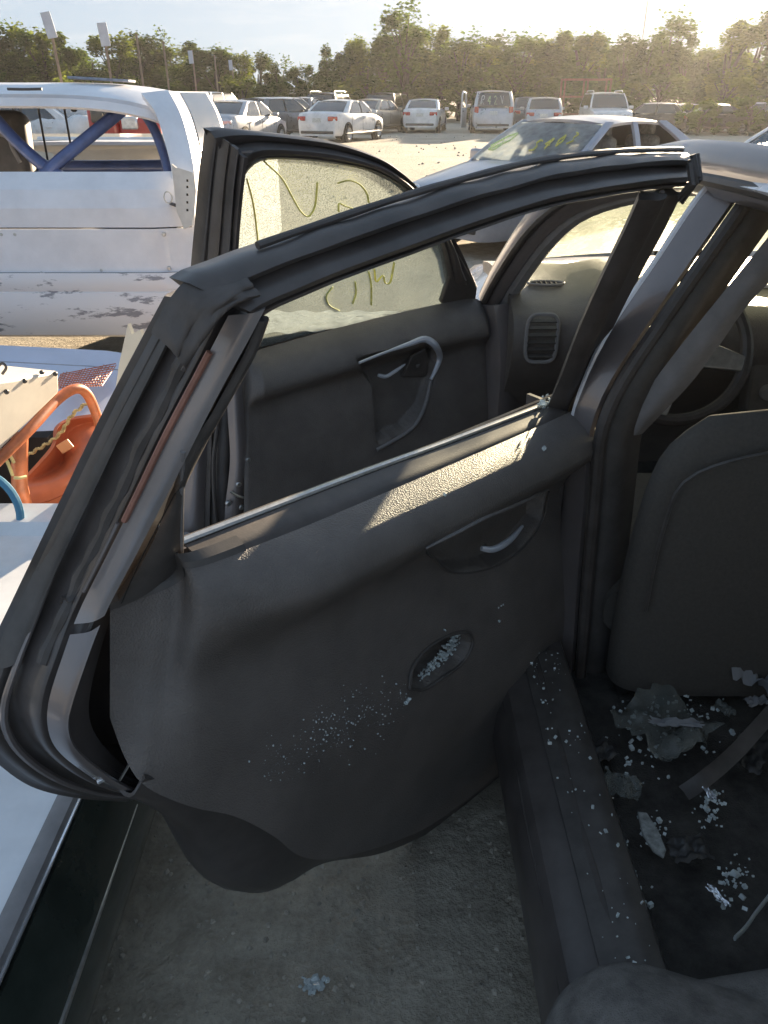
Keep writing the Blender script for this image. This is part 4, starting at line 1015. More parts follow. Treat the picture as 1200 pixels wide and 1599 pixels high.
# local strokes for marker lettering, in window units (s across, h up); the rear window reads left to right from behind
def strokes(ch):
    G = {'R': [[(0, 0), (0, 1), (.6, 1), (.6, .55), (0, .5), (.65, 0)]], '4': [[(.5, 0), (.5, 1), (0, .35), (.7, .35)]], '2': [[(0, .8), (.3, 1), (.6, .75), (0, 0), (.7, 0)]], 'V': [[(0, 1), (.35, 0), (.7, 1)]],
         'S': [[(.6, .9), (.2, 1), (0, .7), (.5, .45), (.55, .1), (0, 0)]], '0': [[(.3, 1), (0, .5), (.3, 0), (.6, .5), (.3, 1)]], '3': [[(0, 1), (.5, .9), (.2, .55), (.55, .3), (0, 0)]]}
    return G[ch]
def lettering(face, text, s0, h0, w_, h_, m_, step=1.35, slant=0):
    out = []
    for i, ch in enumerate(text):
        for st in strokes(ch):
            out.append((face, m_ if isinstance(m_, str) else m_[i], [((s0 + i * w_ * step + x * w_) * (1 if face == 'rear' else -1), h0 + y * h_ + slant * i) for x, y in st]))
    return out

def gp(px, py): return at_z(px, py, 0.0)
def put(px, d, off=0): # place on the ground by photo column and distance
    r = ray(px, 190); return Vector((r.x / r.y * d, d, -.01))
YARD = 'cars parked across the yard'
# near silver sedan facing left
make_car('silver_sedan', 'lilac silver sedan with a yellow marker number on its pale windscreen', 'car', (2.35, 10.2, -.05), R(180 - 52), 'sedan', 'pearl', None, open_glass=True, scale=.96,
         marks=lettering('front', 'S403', .10, .34, .13, .24, 'yellow_mark', slant=.06) + [('front', 'green_mark', [(.80, .38), (.66, .62), (.52, .70), (.50, .52), (.66, .40), (.78, .30), (.62, .30), (.58, .48), (.70, .54)])])
make_car('white_sedan', 'white sedan with red tail lights, rear right wheel showing, nearest of the far row', 'car', put(536, 33.5), R(-22), 'sedan', 'white', YARD)
make_car('silver_fastback', 'grey silver sedan seen from behind with a wide pale lit tail panel', 'car', put(374, 29), R(-16), 'sedan', 'silver', YARD, tail='clear')
make_car('beige_sedan', 'beige sedan standing right behind the white sedan', 'car', put(585, 41), R(-24), 'sedan', 'beige', YARD)
make_car('black_wagon', 'black wagon with pale roof bars behind the white sedan', 'car', put(520, 46), R(-14), 'suv', 'black', YARD, rack=True)
make_car('black_suv', 'black sport utility car with its tailgate side lit, between beige and white sedans', 'car', put(611, 47), R(-18), 'suv', 'black', YARD)
make_car('white_saloon', 'white sedan seen squarely from behind with orange red tail lights, left of the minivan', 'car', put(664, 42.5), R(-9), 'sedan', 'white', YARD)
make_car('minivan', 'silver minivan with R42V marked on its rear window', 'van', put(766, 42), R(-4), 'van', 'silver', YARD,
         marks=lettering('rear', 'R42V', -.68, .25, .22, .5, ['white_mark', 'green_mark', 'green_mark', 'white_mark'], step=1.55))
make_car('dark_suv', 'dark sport utility car half hidden behind the leftmost row of sign poles', 'car', put(335, 35), R(-12), 'suv', 'black', YARD)
make_car('damaged_sedan', 'crumpled grey car with its front end torn open beside the grey silver sedan', 'car', put(436, 35), R(-35), 'hatch', 'grey', YARD, wreck=.09)
make_car('white_hatchback', 'small pale car parked between the crumpled car and the white sedan', 'car', put(452, 42), R(-30), 'hatch', 'white', YARD)
make_car('grey_hatchback', 'grey car with dark windows peeking out left of the white sedan', 'car', put(484, 44), R(-18), 'hatch', 'grey', YARD)
make_car('grey_wagon', 'silver wagon with a dark rear window right of the minivan', 'car', put(846, 41), R(-8), 'hatch', 'silver', YARD)
make_car('grey_car', 'dark grey car wedged between the minivan and the silver wagon', 'car', put(822, 46), R(-6), 'hatch', 'grey', YARD)
make_car('pickup', 'white off-road car facing us with a light bar rack on its roof', 'car', put(943, 40), R(176), 'suv', 'white', YARD, rack=True)
make_car('white_coupe', 'white car whose roof just rises over the roof of the taupe sedan', 'car', (3.9, 6.6, 0), R(8), 'sedan', 'white', YARD)
# torn-off van door standing by the minivan
d = put(724, 41.5); g = MB()
t = thing('loose_van_door', 'upright white van door standing open left of the minivan', 'car door', d, R(70), None)
MB().box((0, 0, .62), (.9, .07, .85)).build('door_skin', CARP['white'], t, bevel=.03)
MB().tube([(-.42, 0, 1.04), (-.40, 0, 1.6), (-.25, 0, 1.72), (.25, 0, 1.66), (.42, 0, 1.04)], .04, 8).build('window_frame', CARP['white'], t)
MB().box((-.3, -.05, .9), (.16, .03, .04)).build('door_handle', M['plastic'], t, bevel=.008)
# wrecked cars in the glare on the right
for i, (px, dd, rz, c, lab) in enumerate(((1010, 40, 70, 'black', 'black crumpled car in the glare, left end of the wreck row'), (1062, 43, 95, 'grey', 'small grey crumpled car in the glare, second in the wreck row'), (1110, 40, 80, 'black', 'low black crumpled car in the glare, third in the wreck row'), (1165, 42, 110, 'grey', 'dark grey crumpled car in the glare, right end of the wreck row'))):
    make_car('wrecked_car', lab, 'wreck', put(px, dd), R(rz), ('hatch', 'sedan', 'sedan', 'hatch')[i], c, 'wrecked cars in the glare', wreck=.13, scale=.85)
# ------------------------------------------------------------------ stripped white race car on the left
M['racer'] = mat('chalky_white_paint', (0.78, 0.78, 0.81), 0.42, var=.08, vscale=5, coat=.25, bump=.05, bscale=8, bdist=.01)
M['primer'] = mat('bare_primer', (0.30, 0.31, 0.35), 0.7, var=.3, vscale=25)
M['blue'] = mat('blue_bar_paint', (0.055, 0.085, 0.21), 0.4, var=.25, vscale=12, coat=.3)
M['patchy'] = None
def patchy(name, c, under, sc_=(5, 5, 22), lo=.60, hi=.66):
    m = mat(name, c, .45, coat=.2); t_ = m.node_tree; b_ = t_.nodes['Principled BSDF']; l = t_.links.new
    tc_ = t_.nodes.new('ShaderNodeTexCoord'); mp_ = t_.nodes.new('ShaderNodeMapping'); mp_.inputs['Scale'].default_value = sc_
    n_ = t_.nodes.new('ShaderNodeTexNoise'); n_.inputs['Scale'].default_value = 1.0; n_.inputs['Detail'].default_value = 9; n_.inputs['Roughness'].default_value = .68
    r_ = t_.nodes.new('ShaderNodeValToRGB'); r_.color_ramp.elements[0].position = lo; r_.color_ramp.elements[1].position = hi
    r_.color_ramp.elements[0].color = (*c, 1); r_.color_ramp.elements[1].color = (*under, 1)
    l(tc_.outputs['Object'], mp_.inputs[0]); l(mp_.outputs[0], n_.inputs[0]); l(n_.outputs[0], r_.inputs[0]); l(r_.outputs[0], b_.inputs['Base Color'])
    return m
M['patchy'] = patchy('peeling_white_paint', (0.76, 0.75, 0.77), (0.27, 0.27, 0.30), (4, 4, 16), .58, .62)
RY = 3.75
RO = Vector((-1.9, RY + .8, 0))
racer = thing('race_car', 'stripped white race car with blue crossed roll bars in its open rear window', 'car', RO)
def rc(mb, nm, m, parent=None, **k): return mb.build(nm, m, parent or racer, off=RO, **k)
def rp(px, py, y=RY): return at_y(px, py, y)
XR = rp(300, 360).x; XL = -2 * 1.9 - XR
def rx(P): return Vector((-3.8 - P.x, P.y, P.z))
def width_loft(rowsp, y_list=None):
    """rows of (z, y, half-width inset): a sheet across the full width with rounded ends"""
    rows = []
    for z, y, ins in rowsp:
        r = []
        for j in range(25):
            s = -1 + j / 12; x = -1.9 + s * (XR + 1.9 - ins); r.append(Vector((x, y + .05 * max(0, abs(s) - .85) / .15, z)))
        rows.append(r)
    return MB().grid(rows)
zt = lambda py: rp(0, py).z
# tail in separate sheets
tail = rc(width_loft([(zt(275), RY + .10, .03), (zt(300), RY + .03, .02), (zt(324), RY + .002, .0), (zt(326), RY, .0), (zt(354.5), RY, 0)]), 'deck_panel', M['racer'], solid=.015, soff=1, angle=20)
rc(width_loft([(zt(357.0), RY - .004, .0), (zt(395), RY - .004, .0), (zt(424.5), RY - .004, .0)]), 'tail_panel', M['racer'], solid=.012, soff=1, angle=20)
rc(width_loft([(zt(427), RY - .02, -.0), (zt(432), RY - .026, -.0), (zt(446), RY - .03, -.01), (zt(452), RY - .02, -.01)]), 'bumper_strip', M['patchy'], solid=.03, soff=1)
rc(width_loft([(zt(453.5), RY - .012, .0), (zt(457), RY - .045, -.01), (zt(472), RY - .055, -.01), (zt(496), RY - .052, -.005), (zt(515), RY - .03, .0), (zt(521), RY + .02, .01)]), 'bumper', M['patchy'], solid=.02, soff=1)
rc(MB().box((-1.9, RY + .02, zt(455)), (XR - XL - .1, .06, .015)), 'rubbing_strip', mat('brown_strip', (0.30, 0.20, 0.13), .6, var=.3), tail)
for px, py in ((3, 366), (24, 366), (256, 366), (66, 426), (159, 422), (264, 419)):
    p = rp(px, py, RY - .012); Mx = Matrix.Translation(p) @ Matrix.Rotation(R(90), 4, 'X')
    rc(MB().lathe([(0, .006), (.007, .005), (.010, .0), (.010, -.006)], 12, Mx), 'rivet', M['alu'], tail)
# faint outlines of removed letters (flat print), badge hole, lock ring
def letter_patch(pts):
    P = [rp(x, y, RY) for x, y in pts]; P = [Vector((p.x, RY + .004 + .10 * max(0, (p.z - zt(354)) / (zt(275) - zt(354))) ** 2 - .012, p.z)) for p in P]
    rc(MB().prism(P, (0, -.002, 0)), 'letter_ghost', M['ghost'], tail)
M['ghost'] = mat('faded_letter_paint', (0.52, 0.54, 0.62), .5, var=.15, vscale=20)
for pts in (((0, 287), (40, 290), (30, 300), (0, 298)), ((45, 288), (80, 287), (140, 286), (128, 300), (75, 299), (40, 298)), ((0, 302), (50, 303), (98, 305), (88, 318), (40, 316), (0, 314)), ((112, 303), (180, 303), (205, 307), (192, 317), (102, 318))):
    letter_patch(pts)
p = rp(5, 337, RY - .008); Mx = Matrix.Translation(p) @ Matrix.Rotation(R(90), 4, 'X')
rc(MB().lathe([(0, .004), (.016, .004), (.019, 0)], 16, Mx), 'lock_hole', M['dark'], tail)
p = rp(263, 308, RY - .02)
rc(MB().tube([p + Vector((.018 * math.cos(a), -.004, .024 * math.sin(a))) for a in [k * math.pi / 10 for k in range(20)]], .003, 6, closed=True), 'pull_ring', M['alu'], tail)
rc(MB().tube([p + Vector((.0, .03, -.03)), p + Vector((.03, -.012, -.032))], .008, 8), 'ring_bolt', M['plastic'], tail)
# flank and rear pillar on the right, sunlit; mirrored on the far side
def flank(f, s):
    A = [f(rp(x, y, RY + q)) for x, y, q in ((222, 150, .38), (244, 180, .28), (258, 220, .20), (270, 262, .12), (272, 280, .10))]
    B = [f(rp(x, y, RY + q)) for x, y, q in ((262, 145, .45), (280, 180, .34), (292, 220, .24), (300, 262, .14), (302, 300, .08))]
    rc(loft([A, [a.lerp(b, .5) + Vector((0, -.02, 0)) for a, b in zip(A, B)], B], 20, 5), 'rear_pillar', M['racer'], solid=.03)
    C = [b + Vector((.06 if s == 0 else -.06, .62, .0)) for b in B]
    rc(loft([B, C], 20, 5), 'sail_panel', M['racer'], solid=.02)
    W0 = [b.lerp(c_, .22) + Vector((.013 if s == 0 else -.013, 0, 0)) for b, c_ in zip(B[:4], C[:4])]; W1 = [b.lerp(c_, .9) + Vector((.013 if s == 0 else -.013, 0, 0)) for b, c_ in zip(B[:4], C[:4])]
    rc(loft([W0, W1], 12, 3), 'quarter_window', M['car_glass'], solid=.006)
    low = [[f(Vector((XR + .004, RY + k, z))) for z in (zt(290), zt(360), zt(440), zt(515))] for k in (.03, .4, .9, 1.6, 2.4, 3.2)]
    for i, r in enumerate(low): r[0].z += .03 if i > 2 else 0
    rc(MB().grid(low), 'side_panel', M['racer'], solid=.02)
flank(lambda p: Vector(p), 0); flank(rx, 1)
# bent side flap with rivet holes
fp_ = [rp(x, y, RY - .03) for x, y in ((268, 256), (275, 262), (288, 270), (296, 272), (300, 300), (300, 352), (288, 358), (276, 330))]
fp_ = [p + Vector((0, .06 * (k in (2, 3, 4)), 0)) for k, p in enumerate(fp_)]
fl_ = rc(MB().prism(fp_, (.004, .01, 0)), 'bent_flap', mat('bare_white_sheet', (0.70, 0.66, 0.60), .4, var=.15))
for py in (282, 292, 304, 316, 328): rc(MB().box(rp(293, py, RY - .035), (.008, .006, .010)), 'rivet_hole', M['dark'], fl_)
# roof with side drip, header, windscreen frame
rows = []
for i in range(9):
    y = RY + .40 + 1.15 * i / 8
    zc = zt(0) * 0 + rp(60, 126, RY + .42).z
    rows.append([Vector((-1.9 + s * (rp(262, 150, RY + .45).x + 1.9), y, zc - .075 * abs(s) ** 4 - .03 * ((i - 4) / 4) ** 2 - (.025 if i == 0 else 0))) for s in [-1 + j / 10 for j in range(21)]])
rroof = rc(MB().grid(rows), 'roof', M['racer'], solid=.045, soff=-1)
rc(MB().grid([[p + Vector((0, -.02 - .02 * k, -.02 - .035 * k)) for p in rows[0]] for k in (0, .5, 1)]), 'roof_rear_edge', M['racer'], rroof, solid=.02)
rc(MB().tube([rp(12, 139, RY + .36), rp(36, 139.5, RY + .36), rp(66, 139, RY + .36)], .006, 6), 'paint_scar', M['plastic'], rroof)
rc(MB().box(rp(160, 124, RY + .8), (.30, .20, .012), Matrix.Rotation(R(6), 3, 'Z') @ Matrix.Rotation(R(3), 3, 'Y')), 'roof_patch', M['primer'], rroof, bevel=.004)
g = MB()
for s in (-1, 1):
    g.tube([Vector((-1.9 + s * .62, RY + 1.52, rows[0][0].z)), Vector((-1.9 + s * .78, RY + 2.15, zt(262))) ], .03, 8)
rc(g, 'screen_pillars', M['racer'])
# dark headliner edge and interior floor
rc(MB().grid([[p + Vector((0, .06, -.055)) for p in r] for r in rows]), 'headliner', M['plastic_grey'], rroof)
rc(MB().box((-1.9, RY + 1.4, zt(300) - .25), (1.5, 2.4, .02)), 'cabin_floor', M['dark'])
# blue crossed roll bars
def bar(pts, r, nm='roll_bar'): return rc(MB().tube(resample([rp(x, y, RY + q) for x, y, q in pts], 24), r, 12), nm, M['blue'])
bar([(205, 160, .55), (150, 205, .45), (95, 250, .34), (68, 275, .28)], .030)
bar([(-6, 186, .50), (20, 215, .46), (60, 252, .38), (100, 280, .28)], .030)
bar([(214, 160, .56), (240, 200, .5), (256, 240, .42), (266, 278, .36)], .024)
bar([(-60, 262, 1.2), (120, 263, 1.2), (275, 262, 1.2)], .045, 'dash_bar')
for a, b_ in (((18, 152), (34, 250)), ((57, 152), (77, 262)), ((98, 154), (118, 268))):
    rc(MB().tube([rp(*a, RY + 1.5), rp(*b_, RY + 1.95)], .0075, 6), 'screen_bar', M['plastic'])
rc(MB().tube(resample([rp(x, y, RY + .7) for x, y in ((112, 158), (117, 165), (119, 172), (113, 172), (112, 168))], 14), .007, 6), 'hook', M['plastic'])
# seat on the left
seat_ = rc(MB().box(rp(-6, 235, RY + 1.0), (.40, .16, .40), Matrix.Rotation(R(-10), 3, 'X')), 'race_seat', M['plastic'], bevel=.06, seg=4)
rc(MB().tube(resample([rp(x, y, RY + .9) for x, y in ((-10, 207), (12, 214), (20, 232), (32, 254))], 16), .012, 8), 'seat_shell_edge', M['plastic_grey'], seat_)
# wheels and underbody
for sx in (-1, 1):
    for y in (RY + .75, RY + 3.2):
        Mx = Matrix.Translation((-1.9 + sx * .82, y, .36)) @ Matrix.Rotation(R(90), 4, 'Y')
        wh = rc(MB().lathe([(.2, -.12), (.32, -.13), (.37, -.09), (.37, .09), (.32, .13), (.2, .12)], 28, Mx), 'wheel', M['tyre'])
        rc(MB().lathe([(0, -.1), (.2, -.12), (.21, 0), (.2, .12), (0, .1)], 20, Mx), 'rim', M['rim'], wh)
rc(MB().box((-1.9, RY + 1.9, .55), (1.7, 3.4, .10)), 'underbody', M['dark'])
rows = [[Vector((-1.9 + s * .95, RY + y, z - .03 * abs(s) ** 3)) for s in (-1, -.8, -.4, 0, .4, .8, 1)] for y, z in ((1.9, zt(290) + .08), (2.6, zt(290) + .06), (3.5, zt(290) - .03), (3.9, zt(290) - .2))]
rc(MB().grid(rows), 'bonnet', M['racer'], solid=.02)

# ------------------------------------------------------------------ things seen through and past the race car
# cream truck with twin round headlights
yT = 9.5
tr = thing('cream_truck', 'cream truck front with paired round headlights seen through the race car', 'truck', (at_y(150, 240, yT).x, yT, 0))
TO = Vector((at_y(150, 240, yT).x, yT, 0))
def tb(mb, nm, m, parent=None, **k): return mb.build(nm, m, parent or tr, off=TO, **k)
c = lambda x, y, q=0: at_y(x, y, yT + q)
z1, z0 = c(150, 219).z, c(150, 330).z
tb(MB().box((TO.x - .3, yT + .9, (z1 + z0) / 2), (3.4, 1.8, z1 - z0)), 'body', CARP['cream'], bevel=.06, seg=3)
tb(MB().tube([c(60, 218, -.02), c(270, 219, -.02)], .03, 8), 'hood_edge', CARP['white'])
tb(MB().box(c(156, 238, -.02), (.36, .06, .17)), 'lamp_bezel', mat('rusty_bezel', (0.22, 0.11, 0.05), .8, var=.5, vscale=30), bevel=.03)
for px in (146, 166):
    Mx = Matrix.Translation(c(px, 238, -.06)) @ Matrix.Rotation(R(90), 4, 'X')
    tb(MB().lathe([(0, .03), (.04, .022), (.062, .0), (.068, -.03)], 24, Mx), 'headlight', M['clear_lamp'])
for sx in (-1.2, 1.2):
    Mx = Matrix.Translation((TO.x - .3 + sx, yT + .9, .36)) @ Matrix.Rotation(R(90), 4, 'Y')
    tb(MB().lathe([(0, -.12), (.22, -.12), (.37, -.1), (.37, .1), (.22, .12), (0, .12)], 24, Mx), 'wheel', M['tyre'])
# red truck cab behind it
yR = 16.0
rd_ = thing('red_truck', 'red truck cab without doors seen through the race car window', 'truck', (at_y(190, 210, yR).x, yR, 0))
RO2 = Vector((at_y(190, 210, yR).x, yR, 0)); c = lambda x, y, q=0: at_y(x, y, yR + q)
def rb(mb, nm, m, parent=None, **k): return mb.build(nm, m, parent or rd_, off=RO2, **k)
lo = c(190, 232).z
cab = rb(MB().box(((c(138, 200).x + c(185, 200).x) / 2, yR + .8, (c(150, 166).z + lo) / 2), (c(185, 200).x - c(138, 200).x, 1.6, c(150, 166).z - lo)), 'cab', CARP['red'], bevel=.08, seg=3)
rb(MB().box(((c(185, 200).x + c(250, 200).x) / 2, yR + .8, (c(150, 183).z + lo) / 2), (c(250, 200).x - c(185, 200).x, 1.6, c(150, 183).z - lo)), 'bonnet', CARP['red'], bevel=.10, seg=3)
rb(MB().box(c(152, 176, -.02), (.26, .06, .34)), 'side_window', M['car_glass'], cab, bevel=.03)
rb(MB().box(c(172, 176, -.02), (.24, .06, .34)), 'side_window', M['car_glass'], cab, bevel=.03)
rb(MB().box(c(203, 192, -.04), (.30, .10, .22)), 'headlight', M['clear_lamp'], cab, bevel=.03)
for px in (192, 240):
    Mx = Matrix.Translation(Vector((c(px, 215).x, yR, .42))) @ Matrix.Rotation(R(90), 4, 'X')
    rb(MB().lathe([(0, .1), (.22, .1), (.40, .08), (.42, .0), (.40, -.1), (0, -.1)], 24, Mx), 'wheel', M['tyre'])
rb(MB().box((RO2.x, yR + .8, lo - .2), (3.0, 1.3, .5)), 'chassis', M['dark'])
make_car('white_wreck', 'dented white car body lying beyond the picket fence', 'wreck', (at_y(62, 200, 24).x, 24, 0), R(75), 'sedan', 'white', None, wreck=.12)
# picket fence
yF = 27.0
fx0, fx1 = at_y(-120, 190, yF).x, at_y(145, 190, yF).x
fn = thing('picket_fence', 'dark picket fence behind the dented white car', 'fence', ((fx0 + fx1) / 2, yF, 0)); FO = Vector(((fx0 + fx1) / 2, yF, 0))
m_p = mat('weathered_wood', (0.10, 0.08, 0.065), .9, var=.4, vscale=6)
n = int((fx1 - fx0) / .16)
for i in range(n):
    MB().box((fx0 + .16 * i, yF + rnd.uniform(-.02, .02), .68 + rnd.uniform(-.05, .05)), (.09, .025, 1.4), Matrix.Rotation(rnd.uniform(-.04, .04), 3, 'Y')).build('picket', m_p, fn, off=FO)
for z in (.35, 1.1): MB().box(((fx0 + fx1) / 2, yF + .05, z), (fx1 - fx0, .05, .09)).build('fence_rail', m_p, fn, off=FO)
# dry weeds in front of the fence
M['weed'] = mat('dry_weeds', (0.24, 0.21, 0.10), .9, var=.4, vscale=4)
g = MB()
for i in range(2600):
    x, y = rnd.uniform(fx0, fx1 + 1), rnd.uniform(17.5, 26); h = rnd.uniform(.1, .5) * (1 if rnd.random() < .8 else 1.6); a = rnd.uniform(0, 6.3); dx, dy = .012 * math.cos(a), .012 * math.sin(a); lx, ly = rnd.gauss(0, .12), rnd.gauss(0, .12)
    g.add([(x - dx, y - dy, 0), (x + dx, y + dy, 0), (x + lx, y + ly, h)], [(0, 1, 2)])
tag(g.build('weeds', M['weed'], angle=None), 'dry weeds growing along the picket fence', 'weeds', kind='stuff')
# ------------------------------------------------------------------ clutter at the left edge
M['sheet'] = mat('white_sheet_metal', (0.68, 0.69, 0.71), .4, var=.1, vscale=6, coat=.3, bump=.04, bscale=6, bdist=.01)
M['orange'] = mat('orange_paint', (0.46, 0.135, 0.05), .5, var=.35, vscale=14, coat=.2)
M['orange_plastic'] = mat('orange_plastic', (0.42, 0.12, 0.055), .5, var=.25, vscale=5, coat=.2)
# white body section by the corner of the open door
ZD = .42; x_e = -.545
SO = Vector((-1.1, 1.2, 0))
ps = thing('body_section', 'low white car body section with grey edge strip under the open rear door', 'car body', SO)
def sb(mb, nm, m, parent=None, **k): return mb.build(nm, m, parent or ps, off=SO, **k)
yy_ = [-.2 + 2.1 * i / 30 for i in range(31)]
rows = [[Vector((x, y, ZD - .05 * ((x + 1.1) / .6) ** 4 * (x < -1.1) + .006 * math.sin(y * 3))) for x in [-1.75 + (x_e - .03 + 1.75) * j / 20 for j in range(21)]] for y in yy_]
deck = sb(MB().grid(rows), 'deck', M['sheet'], solid=.01, soff=-1)
sb(MB().grid([[Vector((x, y, z + .006 * math.sin(y * 3))) for x, z in ((x_e - .034, ZD + .004), (x_e - .02, ZD + .009), (x_e - .006, ZD + .006), (x_e, ZD - .006))] for y in yy_]), 'edge_strip', M['plastic_grey'], solid=.006)
sb(MB().tube([Vector((x_e + .002, y, ZD - .004 + .006 * math.sin(y * 3))) for y in yy_], .004, 8), 'edge_bead', M['chrome'])
prof = [(x_e + .004, ZD - .012), (x_e + .020, ZD - .05), (x_e + .05, ZD - .11), (x_e + .065, ZD - .17), (x_e + .055, ZD - .24), (x_e + .02, ZD - .32), (x_e - .04, ZD - .36)]
M['green_black'] = mat('dark_green_gloss', (0.035, 0.045, 0.038), .18, coat=.6, var=.3, vscale=8)
sb(MB().grid([[Vector((x, y, z)) for x, z in prof] for y in yy_]), 'lower_skirt', M['green_black'], solid=.008)
sb(MB().tube([Vector((x_e + .058, y, ZD - .13)) for y in yy_[:-12]], [.003 + .006 * math.sin(math.pi * min(1, i / 17)) for i in range(19)], 8, flat=.6), 'skirt_highlight', M['alu'])  # metal strip added to stand in for a highlight on the dark skirt
rows = [[Vector((x, y, z)) for x in (-1.75, -1.4, -1.0, x_e - .1)] for y, z in ((1.90, ZD - .01), (1.93, ZD + .02), (2.02, ZD + .03), (2.10, ZD - .08))]
sb(MB().grid(rows), 'raised_lip', M['sheet'], solid=.012)
sb(MB().box((-1.15, .9, .14), (1.1, 2.0, .26)), 'base', M['dark'])
# white cabinet on an orange tube frame
KO = Vector((-1.45, 2.2, 0))
k_ = thing('tube_cart', 'cream white metal box on a bent orange tube frame', 'cart', KO)
def kb(mb, nm, m, parent=None, **q): return mb.build(nm, m, parent or k_, off=KO, **q)
f0 = [at_y(92, 579, 2.30), at_y(93, 613, 2.30), at_y(45, 660, 2.14), at_y(-10, 714, 2.0), at_y(-12, 600, 2.0), at_y(45, 588, 2.16)]
bx_ = kb(MB().prism(f0, (-.55, .12, .015)), 'box', M['sheet'] if 0 else mat('cream_box_paint', (0.66, 0.62, 0.54), .45, var=.1, vscale=5, coat=.2), bevel=.008)
for px, py, y in ((65, 581, 2.22), (86, 583, 2.28), (38, 594, 2.14), (10, 611, 2.05)):
    Mx = Matrix.Translation(at_y(px, py, y) + Vector((.002, -.003, 0))) @ Matrix.Rotation(R(60), 4, 'X')
    kb(MB().lathe([(0, .005), (.006, .004), (.008, -.002)], 10, Mx), 'rivet', M['plastic'], bx_)
kb(MB().tube(resample([at_y(-12, 728, 1.99), at_y(45, 672, 2.13), at_y(90, 624, 2.29), at_y(118, 607, 2.36), at_y(136, 615, 2.40), at_y(150, 645, 2.42), at_y(163, 690, 2.42)], 40), .0165, 12), 'tube_frame', M['orange'])
kb(MB().tube([at_y(31, 680, 2.12), at_y(31, 760, 2.12), Vector((at_y(31, 760, 2.12).x, 2.12, .0))], .024, 12), 'leg', M['orange'])
kb(MB().tube([Vector((-1.95, 2.3, .66)), Vector((-1.95, 2.3, 0))], .024, 12), 'leg', M['orange'])
kb(MB().tube([at_y(163, 690, 2.42), Vector((at_y(163, 690, 2.42).x, 2.42, 0))], .021, 12), 'leg', M['orange'])
kb(MB().tube(resample([at_y(-8, 580, 2.1), at_y(3, 567, 2.1), at_y(10, 574, 2.1), at_y(4, 584, 2.1)], 16), .004, 6), 'wire_loop', M['plastic'], bx_)
# yellow tie
g = MB(); 
for a_, b_, c_ in (((-4, 700), (12, 706), (22, 722)), ((-2, 712), (10, 718), (20, 742)), ((22, 746), (32, 746), (41, 744))):
    g.tube(resample([at_y(*a_, 2.05), at_y(*b_, 2.06), at_y(*c_, 2.08)], 10), .005, 6)
tag(g.build('tie_cord', mat('yellow_cord', (0.62, 0.54, 0.26), .8, var=.2)), 'pale yellow cord tied around the orange leg', 'cord')
# orange plastic seat shell
OO = Vector((-1.1, 2.55, 0))
os_ = thing('plastic_shell', 'orange moulded plastic shell lying behind the orange leg', 'plastic shell', OO)
P0 = [at_y(x, y, q) for x, y, q in ((40, 745, 2.30), (62, 722, 2.34), (84, 694, 2.40), (88, 668, 2.46), (110, 654, 2.52), (150, 648, 2.56))]
P1 = [at_y(x, y, q) for x, y, q in ((44, 752, 2.30), (70, 742, 2.36), (98, 724, 2.44), (106, 690, 2.50), (124, 670, 2.54), (160, 660, 2.58))]
P2 = [at_y(x, y, q) for x, y, q in ((46, 765, 2.26), (80, 755, 2.28), (112, 738, 2.30), (132, 716, 2.34), (150, 700, 2.38), (170, 690, 2.42))]
P3 = [at_y(x, y, q) for x, y, q in ((48, 788, 2.24), (80, 780, 2.26), (112, 764, 2.28), (136, 745, 2.31), (155, 725, 2.36), (175, 705, 2.40))]
sh = loft([P0, P1, P2, P3], 30, 6).build('shell', M['orange_plastic'], os_, off=OO, solid=.012)
P4 = [p + Vector((0, .10, -.22)) for p in P3]; loft([P3, P4], 20, 3).build('shell_side', M['orange_plastic'], sh, off=OO, solid=.01)
MB().box(at_y(102, 697, 2.40), (.05, .01, .035), Matrix.Rotation(R(-30), 3, 'Y')).build('label_plate', mat('label_orange', (.62, .30, .14), .5), sh, off=OO, bevel=.003)
# rope over it
g = MB(); pts = resample([at_y(x, y, 2.42) for x, y in ((30, 718), (55, 704), (75, 692), (95, 676), (110, 652), (122, 640), (138, 628))], 70)
for ph in (0, 2.1, 4.2): g.tube([p + Vector((.004 * math.cos(i * 1.1 + ph), .004 * math.sin(i * 1.1 + ph), .004 * math.sin(i * .9))) for i, p in enumerate(pts)], .0036, 6)
tag(g.build('rope', mat('straw_rope', (0.42, 0.34, 0.17), .9, var=.5, vscale=60)), 'twisted straw coloured rope draped behind the orange shell', 'rope')
# blue hoop at the edge
g = MB(); cc = at_y(-28, 800, 1.95)
g.tube([cc + Vector((.11 * math.cos(a), .02 * math.sin(a), .12 * math.sin(a))) for a in [2 * math.pi * i / 36 for i in range(36)]], .012, 8, closed=True)
tag(g.build('hose_loop', mat('blue_hose', (0.05, 0.22, 0.36), .4, coat=.3)), 'blue hose loop at the left edge beside the orange leg', 'hose')
# pale blue body panel on the ground under the race car
BO = Vector((-1.5, 3.0, 0))
bpn = thing('loose_bonnet', 'pale blue white car bonnet lying below the tail of the race car', 'car panel', BO)
rows = []
for i in range(25):
    k = i / 24; y = 3.38 - .62 * k
    row = []
    for j in range(25):
        x = -2.6 + (1.62 - .12 * k) * j / 24; e = max(0, (j - 20) / 4)
        row.append(Vector((x, y, .52 - .16 * k + .025 * math.sin(x * 2.2) - .10 * e * e - .10 * max(0, (k - .85) / .15) ** 2)))
    rows.append(row)
pn = MB().grid(rows).build('panel', mat('pale_blue_paint', (0.52, 0.58, 0.72), .35, coat=.4, var=.06), bpn, off=BO, solid=.012)
MB().tube(resample([rows[5][j] + Vector((0, 0, .004)) for j in range(4, 22)] + [rows[4][22] + Vector((0, 0, .004)), rows[1][22] + Vector((0, 0, .004))], 40), .004, 6).build('panel_crease', M['primer'], pn, off=BO)
